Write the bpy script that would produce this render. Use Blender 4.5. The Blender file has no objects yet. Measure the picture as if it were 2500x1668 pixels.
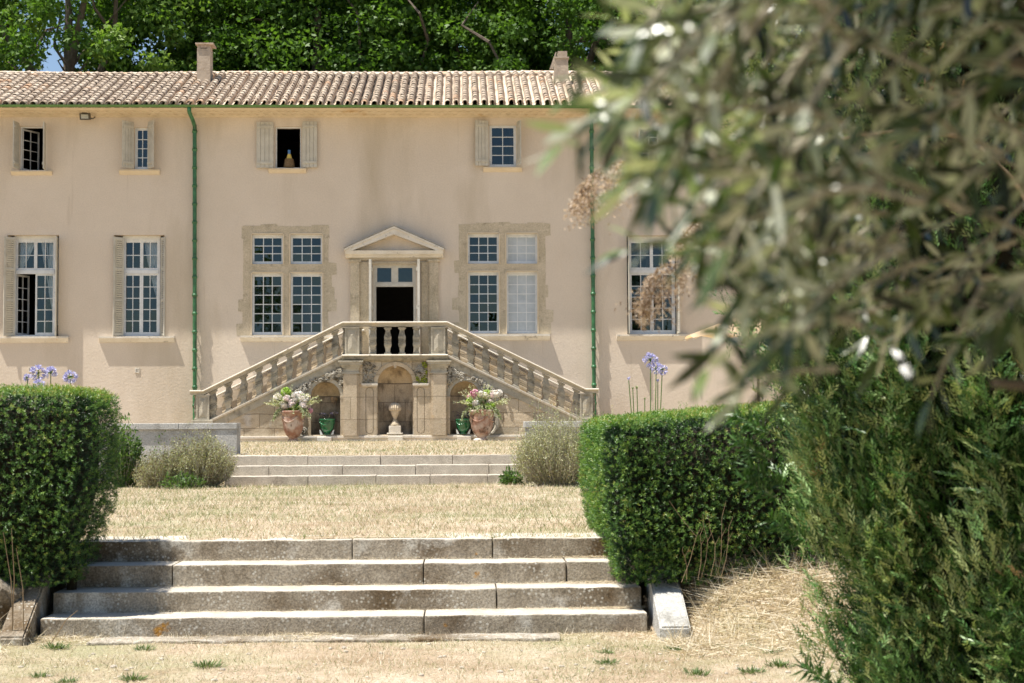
import bpy, bmesh, math, random
import numpy as np
from mathutils import Matrix, Vector, noise

R = math.radians
sc = bpy.context.scene
COL = sc.collection
rng = np.random.default_rng(7)
random.seed(7)

# ------------------------------------------------------------------ camera
# metres; X to the right, Y away from the camera, Z up; z = 0 is the upper terrace
CAMZ = 0.58
FPX = 3800.0                       # focal length in pixels of the 2500 px wide photograph
cam_rot = (Matrix.Rotation(R(-1.8), 4, 'Z') @ Matrix.Rotation(R(90 + 2.88), 4, 'X') @ Matrix.Rotation(R(-0.3), 4, 'Z'))
cd = bpy.data.cameras.new('camera')
cd.sensor_width = 36.0
cd.lens = 36.0 * FPX / 2500.0
cd.clip_start = 0.05
cd.clip_end = 3000
cd.dof.use_dof = True
cd.dof.focus_distance = 21.0
cd.dof.aperture_fstop = 4.8
cd.dof.aperture_blades = 0
cam = bpy.data.objects.new('camera', cd)
COL.objects.link(cam)
cam.matrix_world = Matrix.Translation((0, 0, CAMZ)) @ cam_rot
sc.camera = cam
_r3 = cam_rot.to_3x3()


def P(px, py, Y):
    """surveying aid: the world point at depth Y seen at photo pixel (px, py)"""
    d = _r3 @ Vector(((px - 1250) / FPX, (834 - py) / FPX, -1.0))
    t = Y / d.y
    return Vector((d.x * t, Y, CAMZ + d.z * t))


# ------------------------------------------------------------------ light
SUN = Vector((-0.325, -0.133, 0.94)).normalized()
w = bpy.data.worlds.new('World')
sc.world = w
w.use_nodes = True
nt = w.node_tree
nt.nodes.clear()
sky = nt.nodes.new('ShaderNodeTexSky')
sky.sky_type = 'NISHITA'
sky.sun_disc = False
sky.sun_elevation = math.asin(SUN.z)
sky.sun_rotation = math.atan2(SUN.x, SUN.y) % (2 * math.pi)
sky.altitude = 100
sky.air_density = 1.0
sky.dust_density = 0.6
sky.ozone_density = 1.0
bg = nt.nodes.new('ShaderNodeBackground')
bg.inputs['Strength'].default_value = 0.082
wo = nt.nodes.new('ShaderNodeOutputWorld')
nt.links.new(sky.outputs[0], bg.inputs[0])
nt.links.new(bg.outputs[0], wo.inputs[0])
sd = bpy.data.lights.new('sun', 'SUN')
sd.energy = 5.0
sd.angle = R(0.5)
sd.color = (1.0, 0.95, 0.87)
so = bpy.data.objects.new('sun', sd)
COL.objects.link(so)
so.rotation_euler = SUN.to_track_quat('Z', 'Y').to_euler()
so.location = (0, 0, 40)

sc.view_settings.view_transform = 'Standard'
sc.view_settings.look = 'None'
sc.view_settings.exposure = 0.84
sc.view_settings.gamma = 1.0
sc.render.engine = 'CYCLES'
sc.cycles.use_denoising = True
sc.cycles.max_bounces = 7
sc.cycles.diffuse_bounces = 4
sc.cycles.glossy_bounces = 3
sc.cycles.transmission_bounces = 4
sc.cycles.transparent_max_bounces = 8
sc.cycles.caustics_reflective = False
sc.cycles.caustics_refractive = False
sc.cycles.sample_clamp_indirect = 6.0


# ------------------------------------------------------------------ materials
def _mat(name):
    m = bpy.data.materials.new(name)
    m.use_nodes = True
    t = m.node_tree
    t.nodes.clear()
    out = t.nodes.new('ShaderNodeOutputMaterial')
    return m, t, out


def _noise(t, vec, scale, detail=4, rough=0.6, stretch=None):
    n = t.nodes.new('ShaderNodeTexNoise')
    n.inputs['Scale'].default_value = scale
    n.inputs['Detail'].default_value = detail
    n.inputs['Roughness'].default_value = rough
    if stretch:
        mp = t.nodes.new('ShaderNodeMapping')
        mp.inputs['Scale'].default_value = stretch
        t.links.new(vec, mp.inputs['Vector'])
        vec = mp.outputs[0]
    t.links.new(vec, n.inputs['Vector'])
    return n.outputs['Fac']


def _ramp(t, fac, stops):
    r = t.nodes.new('ShaderNodeValToRGB')
    e = r.color_ramp.elements
    while len(e) < len(stops):
        e.new(0.5)
    for i, (p, c) in enumerate(stops):
        e[i].position = p
        e[i].color = (*c, 1) if len(c) == 3 else c
    t.links.new(fac, r.inputs[0])
    return r.outputs[0]


def _mixc(t, fac, a, b, mode='MIX'):
    m = t.nodes.new('ShaderNodeMix')
    m.data_type = 'RGBA'
    m.blend_type = mode
    for sock, v in ((m.inputs[0], fac), (m.inputs[6], a), (m.inputs[7], b)):
        if hasattr(v, 'is_linked'):
            t.links.new(v, sock)
        elif isinstance(v, (int, float)):
            sock.default_value = v
        else:
            sock.default_value = (*v, 1)
    return m.outputs[2]


def stone_mat(name, c1, c2, scale=1.2, rough=0.85, stains=None, bump=0.3, bscale=25, fine=None, spots=None, tint=None, joints=None):
    """mottled rough surface. stains: list of (colour, scale, lo, hi, stretch)."""
    m, t, out = _mat(name)
    geo = t.nodes.new('ShaderNodeNewGeometry')
    pos = geo.outputs['Position']
    f = _noise(t, pos, scale, 6, 0.65)
    c = _ramp(t, f, [(0.32, c1), (0.68, c2)])
    for (sc_col, sscale, lo, hi, stretch) in (stains or []):
        sf = _noise(t, pos, sscale, 5, 0.6, stretch)
        k = _ramp(t, sf, [(lo, (0, 0, 0)), (hi, (1, 1, 1))])
        c = _mixc(t, k, c, sc_col)
    if fine:
        ff = _noise(t, pos, fine[0], 3, 0.7)
        k = _ramp(t, ff, [(0.35, (fine[1],) * 3), (0.65, (fine[2],) * 3)])
        c = _mixc(t, 1.0, c, k, 'MULTIPLY')
    if spots:
        v = t.nodes.new('ShaderNodeTexVoronoi')
        v.inputs['Scale'].default_value = spots[0]
        t.links.new(pos, v.inputs['Vector'])
        k = _ramp(t, v.outputs['Distance'], [(spots[2], (1, 1, 1)), (spots[3], (0, 0, 0))])
        msk = _noise(t, pos, spots[0] * 0.13, 3)
        k2 = _ramp(t, msk, [(0.45, (0, 0, 0)), (0.62, (1, 1, 1))])
        k = _mixc(t, 1.0, k, k2, 'MULTIPLY')
        c = _mixc(t, k, c, spots[1])
    jf = None
    if joints:
        br = t.nodes.new('ShaderNodeTexBrick')
        mp = t.nodes.new('ShaderNodeMapping')
        mp.inputs['Rotation'].default_value = (math.pi / 2, 0, 0)
        mp.inputs['Location'].default_value = (0.13, 0.0, 0.0)
        wn = t.nodes.new('ShaderNodeTexNoise')
        wn.inputs['Scale'].default_value = 2.5
        t.links.new(pos, wn.inputs['Vector'])
        wv = t.nodes.new('ShaderNodeMix')
        wv.data_type = 'RGBA'
        wv.blend_type = 'ADD'
        wv.inputs[0].default_value = joints[3]
        t.links.new(pos, wv.inputs[6])
        t.links.new(wn.outputs['Color'], wv.inputs[7])
        t.links.new(wv.outputs[2], mp.inputs['Vector'])
        t.links.new(mp.outputs[0], br.inputs['Vector'])
        br.inputs['Scale'].default_value = 1.0
        br.inputs['Brick Width'].default_value = joints[0]
        br.inputs['Row Height'].default_value = joints[1]
        br.inputs['Mortar Size'].default_value = joints[2]
        br.inputs['Mortar Smooth'].default_value = 0.4
        br.inputs['Bias'].default_value = 0.0
        br.inputs['Color1'].default_value = (0.80, 0.80, 0.80, 1)
        br.inputs['Color2'].default_value = (1.12, 1.08, 1.04, 1)
        br.inputs['Mortar'].default_value = (0.55, 0.5, 0.45, 1)
        c = _mixc(t, 1.0, c, br.outputs['Color'], 'MULTIPLY')
        jf = br.outputs['Fac']
    if tint:
        a = t.nodes.new('ShaderNodeAttribute')
        a.attribute_name = 'tint'
        k = _ramp(t, a.outputs['Fac'], tint)
        c = _mixc(t, 1.0, c, k, 'MULTIPLY')
    b = t.nodes.new('ShaderNodeBsdfPrincipled')
    b.inputs['Roughness'].default_value = rough
    b.inputs['Specular IOR Level'].default_value = 0.25
    t.links.new(c, b.inputs['Base Color'])
    if bump:
        bn = t.nodes.new('ShaderNodeBump')
        bn.inputs['Strength'].default_value = bump
        bn.inputs['Distance'].default_value = 0.02
        bf = _noise(t, pos, bscale, 6, 0.7)
        t.links.new(bf, bn.inputs['Height'])
        if jf is not None:
            b2 = t.nodes.new('ShaderNodeBump')
            b2.invert = True
            b2.inputs['Strength'].default_value = 0.8
            b2.inputs['Distance'].default_value = 0.015
            t.links.new(jf, b2.inputs['Height'])
            t.links.new(b2.outputs[0], bn.inputs['Normal'])
        t.links.new(bn.outputs[0], b.inputs['Normal'])
    t.links.new(b.outputs[0], out.inputs[0])
    return m


def plain_mat(name, c, rough=0.6, metal=0.0, spec=0.4, var=0.12, vscale=8, bump=0.05):
    m, t, out = _mat(name)
    geo = t.nodes.new('ShaderNodeNewGeometry')
    f = _noise(t, geo.outputs['Position'], vscale, 4)
    lo = tuple(x * (1 - var) for x in c)
    hi = tuple(min(1, x * (1 + var)) for x in c)
    b = t.nodes.new('ShaderNodeBsdfPrincipled')
    b.inputs['Roughness'].default_value = rough
    b.inputs['Metallic'].default_value = metal
    b.inputs['Specular IOR Level'].default_value = spec
    t.links.new(_ramp(t, f, [(0.3, lo), (0.7, hi)]), b.inputs['Base Color'])
    if bump:
        bn = t.nodes.new('ShaderNodeBump')
        bn.inputs['Strength'].default_value = bump
        t.links.new(f, bn.inputs['Height'])
        t.links.new(bn.outputs[0], b.inputs['Normal'])
    t.links.new(b.outputs[0], out.inputs[0])
    return m


def leaf_mat(name, stops, rough=0.5, trans=0.35, spec=0.4, back=None, tcol=(1.25, 1.35, 0.6)):
    """per-leaf 'tint' attribute picks the leaf's own colour; leaves let some light through"""
    m, t, out = _mat(name)
    a = t.nodes.new('ShaderNodeAttribute')
    a.attribute_name = 'tint'
    c = _ramp(t, a.outputs['Fac'], stops)
    if back:
        g = t.nodes.new('ShaderNodeNewGeometry')
        c = _mixc(t, g.outputs['Backfacing'], c, back)
    b = t.nodes.new('ShaderNodeBsdfPrincipled')
    b.inputs['Roughness'].default_value = rough
    b.inputs['Specular IOR Level'].default_value = spec
    t.links.new(c, b.inputs['Base Color'])
    if trans > 0:
        tr = t.nodes.new('ShaderNodeBsdfTranslucent')
        tc = _mixc(t, 1.0, c, tcol, 'MULTIPLY')
        t.links.new(tc, tr.inputs[0])
        mx = t.nodes.new('ShaderNodeMixShader')
        mx.inputs[0].default_value = trans
        t.links.new(b.outputs[0], mx.inputs[1])
        t.links.new(tr.outputs[0], mx.inputs[2])
        t.links.new(mx.outputs[0], out.inputs[0])
    else:
        t.links.new(b.outputs[0], out.inputs[0])
    return m


def glass_mat(name):
    m, t, out = _mat(name)
    fr = t.nodes.new('ShaderNodeFresnel')
    fr.inputs['IOR'].default_value = 1.72
    gl = t.nodes.new('ShaderNodeBsdfGlossy')
    gl.inputs['Roughness'].default_value = 0.0
    gl.inputs['Color'].default_value = (0.72, 0.92, 1.0, 1)
    tr = t.nodes.new('ShaderNodeBsdfTransparent')
    tr.inputs[0].default_value = (0.96, 0.98, 0.98, 1)
    geo = t.nodes.new('ShaderNodeNewGeometry')
    bn = t.nodes.new('ShaderNodeBump')
    bn.inputs['Strength'].default_value = 0.08
    bn.inputs['Distance'].default_value = 0.02
    t.links.new(_noise(t, geo.outputs['Position'], 5, 1), bn.inputs['Height'])
    t.links.new(bn.outputs[0], gl.inputs['Normal'])
    mx = t.nodes.new('ShaderNodeMixShader')
    t.links.new(fr.outputs[0], mx.inputs[0])
    t.links.new(tr.outputs[0], mx.inputs[1])
    t.links.new(gl.outputs[0], mx.inputs[2])
    t.links.new(mx.outputs[0], out.inputs[0])
    return m


M = {}
M['plaster'] = stone_mat('wall plaster', (0.615, 0.522, 0.415), (0.675, 0.58, 0.468), 0.5, 0.92,
                         stains=[((0.51, 0.425, 0.315), 0.35, 0.50, 0.72, (1.6, 1, 0.35)),
                                 ((0.42, 0.335, 0.24), 0.9, 0.64, 0.92, (4.5, 1, 0.28)), ((0.66, 0.57, 0.47), 0.8, 0.60, 0.78, None)],
                         bump=0.5, bscale=14, fine=(30, 0.93, 1.05))
M['ochre'] = stone_mat('ochre lime moulding', (0.58, 0.48, 0.335), (0.66, 0.56, 0.41), 2.0, 0.9,
                       stains=[((0.5, 0.33, 0.16), 1.5, 0.6, 0.8, (1, 1, 2))], bump=0.3, bscale=20)
M['lime'] = stone_mat('warm limestone', (0.43, 0.365, 0.26), (0.57, 0.495, 0.38), 2.0, 0.9,
                      stains=[((0.30, 0.25, 0.18), 2.5, 0.55, 0.78, (1, 1, 0.6)), ((0.56, 0.38, 0.18), 1.7, 0.63, 0.8, None)],
                      bump=0.7, bscale=22, fine=(60, 0.75, 1.12), joints=(6.0, 0.62, 0.006, 0.01))
M['surround'] = stone_mat('worn surround stone', (0.46, 0.39, 0.275), (0.60, 0.51, 0.375), 2.2, 0.92,
                          stains=[((0.33, 0.28, 0.20), 5, 0.55, 0.75, None)], bump=0.9, bscale=20, fine=(35, 0.78, 1.12))
M['dark_lime'] = stone_mat('lichen dark limestone', (0.27, 0.245, 0.19), (0.42, 0.38, 0.30), 3.5, 0.92,
                           stains=[((0.12, 0.11, 0.085), 4, 0.52, 0.72, None), ((0.50, 0.42, 0.29), 2.6, 0.58, 0.74, None)],
                           bump=0.7, bscale=25, fine=(60, 0.75, 1.12))
M['white_pane'] = stone_mat('whitewashed window pane', (0.38, 0.42, 0.44), (0.50, 0.54, 0.56), 4, 0.35,
                            stains=[((0.5, 0.52, 0.5), 7, 0.62, 0.72, None)], bump=0.1, bscale=12)
M['niche_stone'] = stone_mat('grey brown niche wall', (0.38, 0.31, 0.22), (0.52, 0.44, 0.33), 2.2, 0.92,
                             stains=[((0.10, 0.08, 0.055), 1.8, 0.46, 0.64, (1, 1, 0.8)), ((0.48, 0.30, 0.14), 2.6, 0.6, 0.74, None)], bump=0.6, bscale=18, fine=(50, 0.75, 1.12), joints=(0.6, 0.55, 0.008, 0.02))
M['grey_lime'] = stone_mat('grey weathered limestone', (0.36, 0.33, 0.26), (0.52, 0.47, 0.37), 3.0, 0.92,
                           stains=[((0.2, 0.18, 0.14), 3.5, 0.54, 0.76, None), ((0.5, 0.40, 0.26), 2.2, 0.6, 0.75, None)],
                           bump=0.7, bscale=25, fine=(70, 0.8, 1.1))
M['coping'] = stone_mat('bleached coping stone', (0.62, 0.56, 0.46), (0.74, 0.69, 0.60), 2.2, 0.9,
                        stains=[((0.28, 0.26, 0.22), 6, 0.60, 0.72, None), ((0.62, 0.34, 0.10), 5, 0.70, 0.76, None)],
                        bump=0.6, bscale=28, fine=(80, 0.85, 1.06))
M['rubble'] = stone_mat('weathered ashlar flank', (0.47, 0.40, 0.29), (0.62, 0.54, 0.41), 1.6, 0.95,
                        stains=[((0.33, 0.27, 0.19), 2.6, 0.52, 0.7, (0.7, 1, 1.6)), ((0.56, 0.53, 0.47), 1.8, 0.58, 0.72, None)],
                        bump=1.0, bscale=10, fine=(45, 0.7, 1.15), joints=(0.85, 0.40, 0.010, 0.05))
M['niche'] = stone_mat('stained niche stone', (0.50, 0.38, 0.23), (0.62, 0.50, 0.34), 2.0, 0.92,
                       stains=[((0.16, 0.12, 0.08), 2.2, 0.5, 0.7, (1, 1, 0.8))], bump=0.6, bscale=18, fine=(50, 0.8, 1.1))
M['step_grey'] = stone_mat('grey steps of coarse limestone', (0.26, 0.22, 0.165), (0.45, 0.40, 0.325), 2.0, 0.95,
                           stains=[((0.13, 0.09, 0.05), 1.5, 0.46, 0.66, None), ((0.57, 0.54, 0.48), 2.6, 0.57, 0.70, None),
                                   ((0.42, 0.22, 0.05), 4.0, 0.67, 0.73, None)],
                           bump=0.45, bscale=45, fine=(60, 0.58, 1.22), spots=(30, (0.56, 0.54, 0.48), 0.16, 0.40))
M['tread'] = stone_mat('worn and sunlit tread stone', (0.43, 0.385, 0.31), (0.57, 0.52, 0.44), 3.0, 0.95,
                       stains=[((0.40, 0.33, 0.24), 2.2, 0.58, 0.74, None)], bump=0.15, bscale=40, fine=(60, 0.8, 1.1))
M['step_pale'] = stone_mat('pale garden steps', (0.44, 0.385, 0.31), (0.60, 0.54, 0.45), 2.0, 0.95,
                           stains=[((0.24, 0.20, 0.155), 2.0, 0.52, 0.75, None)], bump=0.3, bscale=40, fine=(60, 0.7, 1.15))
M['wall_grey'] = stone_mat('grey rendered parapet', (0.42, 0.41, 0.38), (0.58, 0.57, 0.53), 1.6, 0.95,
                           stains=[((0.27, 0.26, 0.23), 3, 0.52, 0.72, None)], bump=0.8, bscale=50, fine=(45, 0.72, 1.14))
M['tile'] = stone_mat('sun bleached clay tile', (0.54, 0.46, 0.375), (0.74, 0.67, 0.58), 6.0, 0.9,
                      stains=[((0.24, 0.19, 0.15), 5, 0.56, 0.74, None), ((0.62, 0.58, 0.50), 9, 0.58, 0.72, None)],
                      bump=0.5, bscale=40, tint=[(0.0, (0.70, 0.62, 0.56)), (0.2, (0.90, 0.83, 0.76)), (0.8, (1.04, 0.98, 0.91)), (0.86, (0.98, 0.72, 0.55)), (1.0, (1.0, 0.85, 0.72))])
M['chimney'] = stone_mat('chimney render', (0.36, 0.29, 0.22), (0.50, 0.42, 0.33), 3.0, 0.95,
                         stains=[((0.25, 0.2, 0.17), 3, 0.55, 0.75, (1, 1, .5))], bump=0.9, bscale=14)
M['gutter'] = plain_mat('green gutter paint', (0.10, 0.20, 0.055), 0.4)
M['pipe'] = plain_mat('glazed green pipe', (0.030, 0.125, 0.045), 0.35, spec=0.5, var=0.5, vscale=4)
M['white_wood'] = stone_mat('old white window paint', (0.62, 0.63, 0.62), (0.76, 0.77, 0.76), 6, 0.6,
                            stains=[((0.30, 0.30, 0.29), 9, 0.66, 0.75, (1, 1, 2))], bump=0.2, bscale=40)
M['cream_wood'] = stone_mat('cream door paint', (0.50, 0.47, 0.40), (0.62, 0.59, 0.52), 6, 0.6,
                             stains=[((0.25, 0.22, 0.18), 9, 0.64, 0.75, (1, 1, .5))], bump=0.2, bscale=40)
M['shutter'] = stone_mat('faded grey green shutter paint', (0.44, 0.41, 0.34), (0.55, 0.52, 0.44), 4, 0.75,
                         stains=[((0.3, 0.26, 0.2), 7, 0.64, 0.75, (1, 1, .3))], bump=0.2, bscale=30)
M['glass'] = glass_mat('old window glass')
M['dark_room'] = plain_mat('unlit room plaster', (0.05, 0.042, 0.035), 0.95, spec=0.1)  # near-black stands in for darkness in rooms, vents and under tiles
M['blind'] = plain_mat('white blind cloth', (0.90, 0.91, 0.92), 0.9, spec=0.1, vscale=3, var=0.06)
M['curtain'] = plain_mat('white net curtain', (0.66, 0.70, 0.72), 0.9, spec=0.1, vscale=5)
M['terracotta'] = stone_mat('terracotta with lime bloom', (0.25, 0.12, 0.08), (0.37, 0.22, 0.155), 5, 0.8,
                            stains=[((0.52, 0.42, 0.35), 3.2, 0.42, 0.60, None), ((0.10, 0.06, 0.04), 6, 0.54, 0.66, (1, 1, .5))],
                            bump=0.4, bscale=30)
M['glaze'] = plain_mat('green glaze', (0.015, 0.13, 0.05), 0.18, spec=0.7, var=0.35, vscale=12)
M['white_stone'] = plain_mat('white stone', (0.6, 0.62, 0.6), 0.8)
M['relief'] = stone_mat('carved grey stone', (0.34, 0.31, 0.25), (0.54, 0.50, 0.42), 8, 0.92,
                        stains=[((0.10, 0.085, 0.06), 8, 0.48, 0.62, None)], bump=0.6, bscale=40)
M['moss'] = plain_mat('yellow green moss', (0.22, 0.25, 0.03), 0.95, var=0.5, vscale=20)
M['bark'] = stone_mat('grey brown bark', (0.09, 0.07, 0.05), (0.19, 0.155, 0.12), 6, 0.95, bump=0.8, bscale=20)
M['twig'] = stone_mat('grey twig bark', (0.30, 0.27, 0.20), (0.46, 0.42, 0.33), 20, 0.9, bump=0.3, bscale=60)
M['dark_twig_core'] = stone_mat('near-black twig hull', (0.015, 0.013, 0.008), (0.035, 0.028, 0.015), 14, 1.0, bump=1.0, bscale=30)
M['metal_dark'] = plain_mat('grey bronze metal', (0.12, 0.11, 0.09), 0.5, metal=0.3)
M['lens'] = plain_mat('frosted lamp glass', (0.55, 0.56, 0.5), 0.4)
M['wicker'] = stone_mat('wicker', (0.16, 0.10, 0.05), (0.3, 0.21, 0.11), 30, 0.8, bump=0.9, bscale=70)
M['yellow'] = plain_mat('yellow paper', (0.66, 0.5, 0.12), 0.6)
M['blue'] = plain_mat('blue cap', (0.08, 0.2, 0.42), 0.4)
M['pole'] = plain_mat('brown pole', (0.10, 0.07, 0.05), 0.6)
M['petal_white'] = leaf_mat('white petals', [(0, (0.78, 0.72, 0.62)), (0.5, (0.85, 0.82, 0.78)), (1, (0.8, 0.6, 0.62))], 0.6, 0.25, tcol=(1, 1, 0.9))
M['petal_pink'] = leaf_mat('pink petals', [(0, (0.72, 0.3, 0.45)), (1, (0.82, 0.55, 0.62))], 0.6, 0.25, tcol=(1, .8, .8))
M['petal_lime'] = leaf_mat('lime green petals', [(0, (0.22, 0.38, 0.04)), (1, (0.42, 0.58, 0.12))], 0.6, 0.3)
M['petal_dark'] = leaf_mat('dark blue berries', [(0, (0.03, 0.03, 0.07)), (1, (0.06, 0.05, 0.10))], 0.4, 0.0)
M['petal_blue'] = leaf_mat('pale violet petals', [(0, (0.36, 0.32, 0.60)), (0.4, (0.58, 0.57, 0.80)), (1, (0.84, 0.84, 0.92))], 0.6, 0.3, tcol=(1, 1, 1))
M['stem'] = plain_mat('green stem', (0.14, 0.20, 0.06), 0.6)
M['straw_stalk'] = plain_mat('dry stalk', (0.30, 0.215, 0.13), 0.8)
M['sprig'] = leaf_mat('pale sprig leaves', [(0, (0.22, 0.27, 0.13)), (0.6, (0.42, 0.45, 0.28)), (1, (0.66, 0.64, 0.46))], 0.6, 0.25)
M['plane_leaf'] = leaf_mat('plane tree leaf', [(0, (0.045, 0.105, 0.015)), (0.5, (0.12, 0.22, 0.035)), (1, (0.23, 0.33, 0.08))], 0.5, 0.42, spec=0.25)
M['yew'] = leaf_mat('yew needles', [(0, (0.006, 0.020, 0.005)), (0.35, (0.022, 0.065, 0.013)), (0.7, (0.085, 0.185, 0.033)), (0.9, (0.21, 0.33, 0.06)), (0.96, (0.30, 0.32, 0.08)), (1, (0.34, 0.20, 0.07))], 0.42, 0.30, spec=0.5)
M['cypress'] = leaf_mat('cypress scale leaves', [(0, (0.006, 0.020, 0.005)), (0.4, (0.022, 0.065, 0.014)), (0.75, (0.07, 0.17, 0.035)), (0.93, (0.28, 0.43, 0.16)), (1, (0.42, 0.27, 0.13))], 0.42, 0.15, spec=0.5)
M['olive'] = leaf_mat('olive leaf', [(0, (0.010, 0.018, 0.004)), (0.45, (0.045, 0.075, 0.012)), (0.7, (0.15, 0.20, 0.06)), (0.9, (0.42, 0.45, 0.33)), (1, (0.46, 0.47, 0.36))], 0.30, 0.20, spec=0.9, back=(0.50, 0.52, 0.43), tcol=(1.1, 1.3, 0.35))
M['lavender'] = leaf_mat('grey green brush', [(0, (0.10, 0.06, 0.03)), (0.25, (0.27, 0.22, 0.12)), (0.6, (0.34, 0.37, 0.20)), (1, (0.60, 0.58, 0.38))], 0.7, 0.25)
M['shrub'] = leaf_mat('fresh shrub leaf', [(0, (0.04, 0.09, 0.02)), (1, (0.15, 0.25, 0.06))], 0.5, 0.35)
M['weed'] = leaf_mat('weed leaf', [(0, (0.06, 0.10, 0.03)), (1, (0.16, 0.23, 0.08))], 0.6, 0.25)
M['reed'] = leaf_mat('dry reed plume', [(0, (0.24, 0.16, 0.10)), (0.5, (0.50, 0.39, 0.28)), (1, (0.72, 0.62, 0.50))], 0.7, 0.35, tcol=(1.1, 1, .8))
M['grass'] = leaf_mat('dry and green grass blades', [(0, (0.84, 0.78, 0.65)), (0.35, (0.67, 0.59, 0.44)), (0.6, (0.38, 0.285, 0.17)), (0.8, (0.30, 0.33, 0.15)), (1, (0.13, 0.19, 0.06))], 0.7, 0.3, spec=0.3, tcol=(1.1, 1.05, .8))


def fabric_mat():
    m, t, out = _mat('beige parasol canvas')
    b = t.nodes.new('ShaderNodeBsdfDiffuse')
    geo = t.nodes.new('ShaderNodeNewGeometry')
    c = _ramp(t, _noise(t, geo.outputs['Position'], 6), [(0.3, (0.66, 0.52, 0.36)), (0.7, (0.72, 0.58, 0.42))])
    t.links.new(c, b.inputs[0])
    tr = t.nodes.new('ShaderNodeBsdfTranslucent')
    t.links.new(_mixc(t, 1.0, c, (1.0, 0.82, 0.6), 'MULTIPLY'), tr.inputs[0])
    mx = t.nodes.new('ShaderNodeMixShader')
    mx.inputs[0].default_value = 0.5
    t.links.new(b.outputs[0], mx.inputs[1])
    t.links.new(tr.outputs[0], mx.inputs[2])
    t.links.new(mx.outputs[0], out.inputs[0])
    return m


M['canvas'] = fabric_mat()


def ground_mat():
    m, t, out = _mat('dry lawn soil')
    geo = t.nodes.new('ShaderNodeNewGeometry')
    pos = geo.outputs['Position']
    c = _ramp(t, _noise(t, pos, 1.3, 8, 0.7), [(0.3, (0.31, 0.215, 0.13)), (0.55, (0.52, 0.415, 0.295)), (0.75, (0.66, 0.575, 0.45))])
    c = _mixc(t, _ramp(t, _noise(t, pos, 0.55, 5, 0.7), [(0.48, (0, 0, 0)), (0.66, (0.8,) * 3)]), c, (0.36, 0.35, 0.20))
    k = _ramp(t, _noise(t, pos, 45, 4, 0.8), [(0.3, (0.5,) * 3), (0.65, (1.2,) * 3)])
    c = _mixc(t, 1.0, c, k, 'MULTIPLY')
    b = t.nodes.new('ShaderNodeBsdfPrincipled')
    b.inputs['Roughness'].default_value = 0.95
    b.inputs['Specular IOR Level'].default_value = 0.1
    t.links.new(c, b.inputs['Base Color'])
    bn = t.nodes.new('ShaderNodeBump')
    bn.inputs['Strength'].default_value = 0.8
    bn.inputs['Distance'].default_value = 0.03
    t.links.new(_noise(t, pos, 30, 6, 0.75), bn.inputs['Height'])
    t.links.new(bn.outputs[0], b.inputs['Normal'])
    t.links.new(b.outputs[0], out.inputs[0])
    return m


M['ground'] = ground_mat()


# ------------------------------------------------------------------ building helpers
def wloc(o):
    v = Vector((0, 0, 0))
    while o is not None:
        v += o.location
        o = o.parent
    return v


def tag(o, label=None, cat=None, group=None, kind=None):
    if label:
        o['label'] = label
    if cat:
        o['category'] = cat
    if group:
        o['group'] = group
    if kind:
        o['kind'] = kind
    return o


def thing(name, label, cat, loc=(0, 0, 0), group=None, rz=0.0):
    o = bpy.data.objects.new(name, None)
    o.empty_display_size = 0.2
    COL.objects.link(o)
    o.location = loc
    o.rotation_euler = (0, 0, rz)
    return tag(o, label, cat, group)


def link(name, me, mat, parent=None):
    o = bpy.data.objects.new(name, me)
    COL.objects.link(o)
    if mat is not None and not me.materials:
        me.materials.append(mat)
    if parent is not None:
        o.parent = parent
    return o


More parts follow.
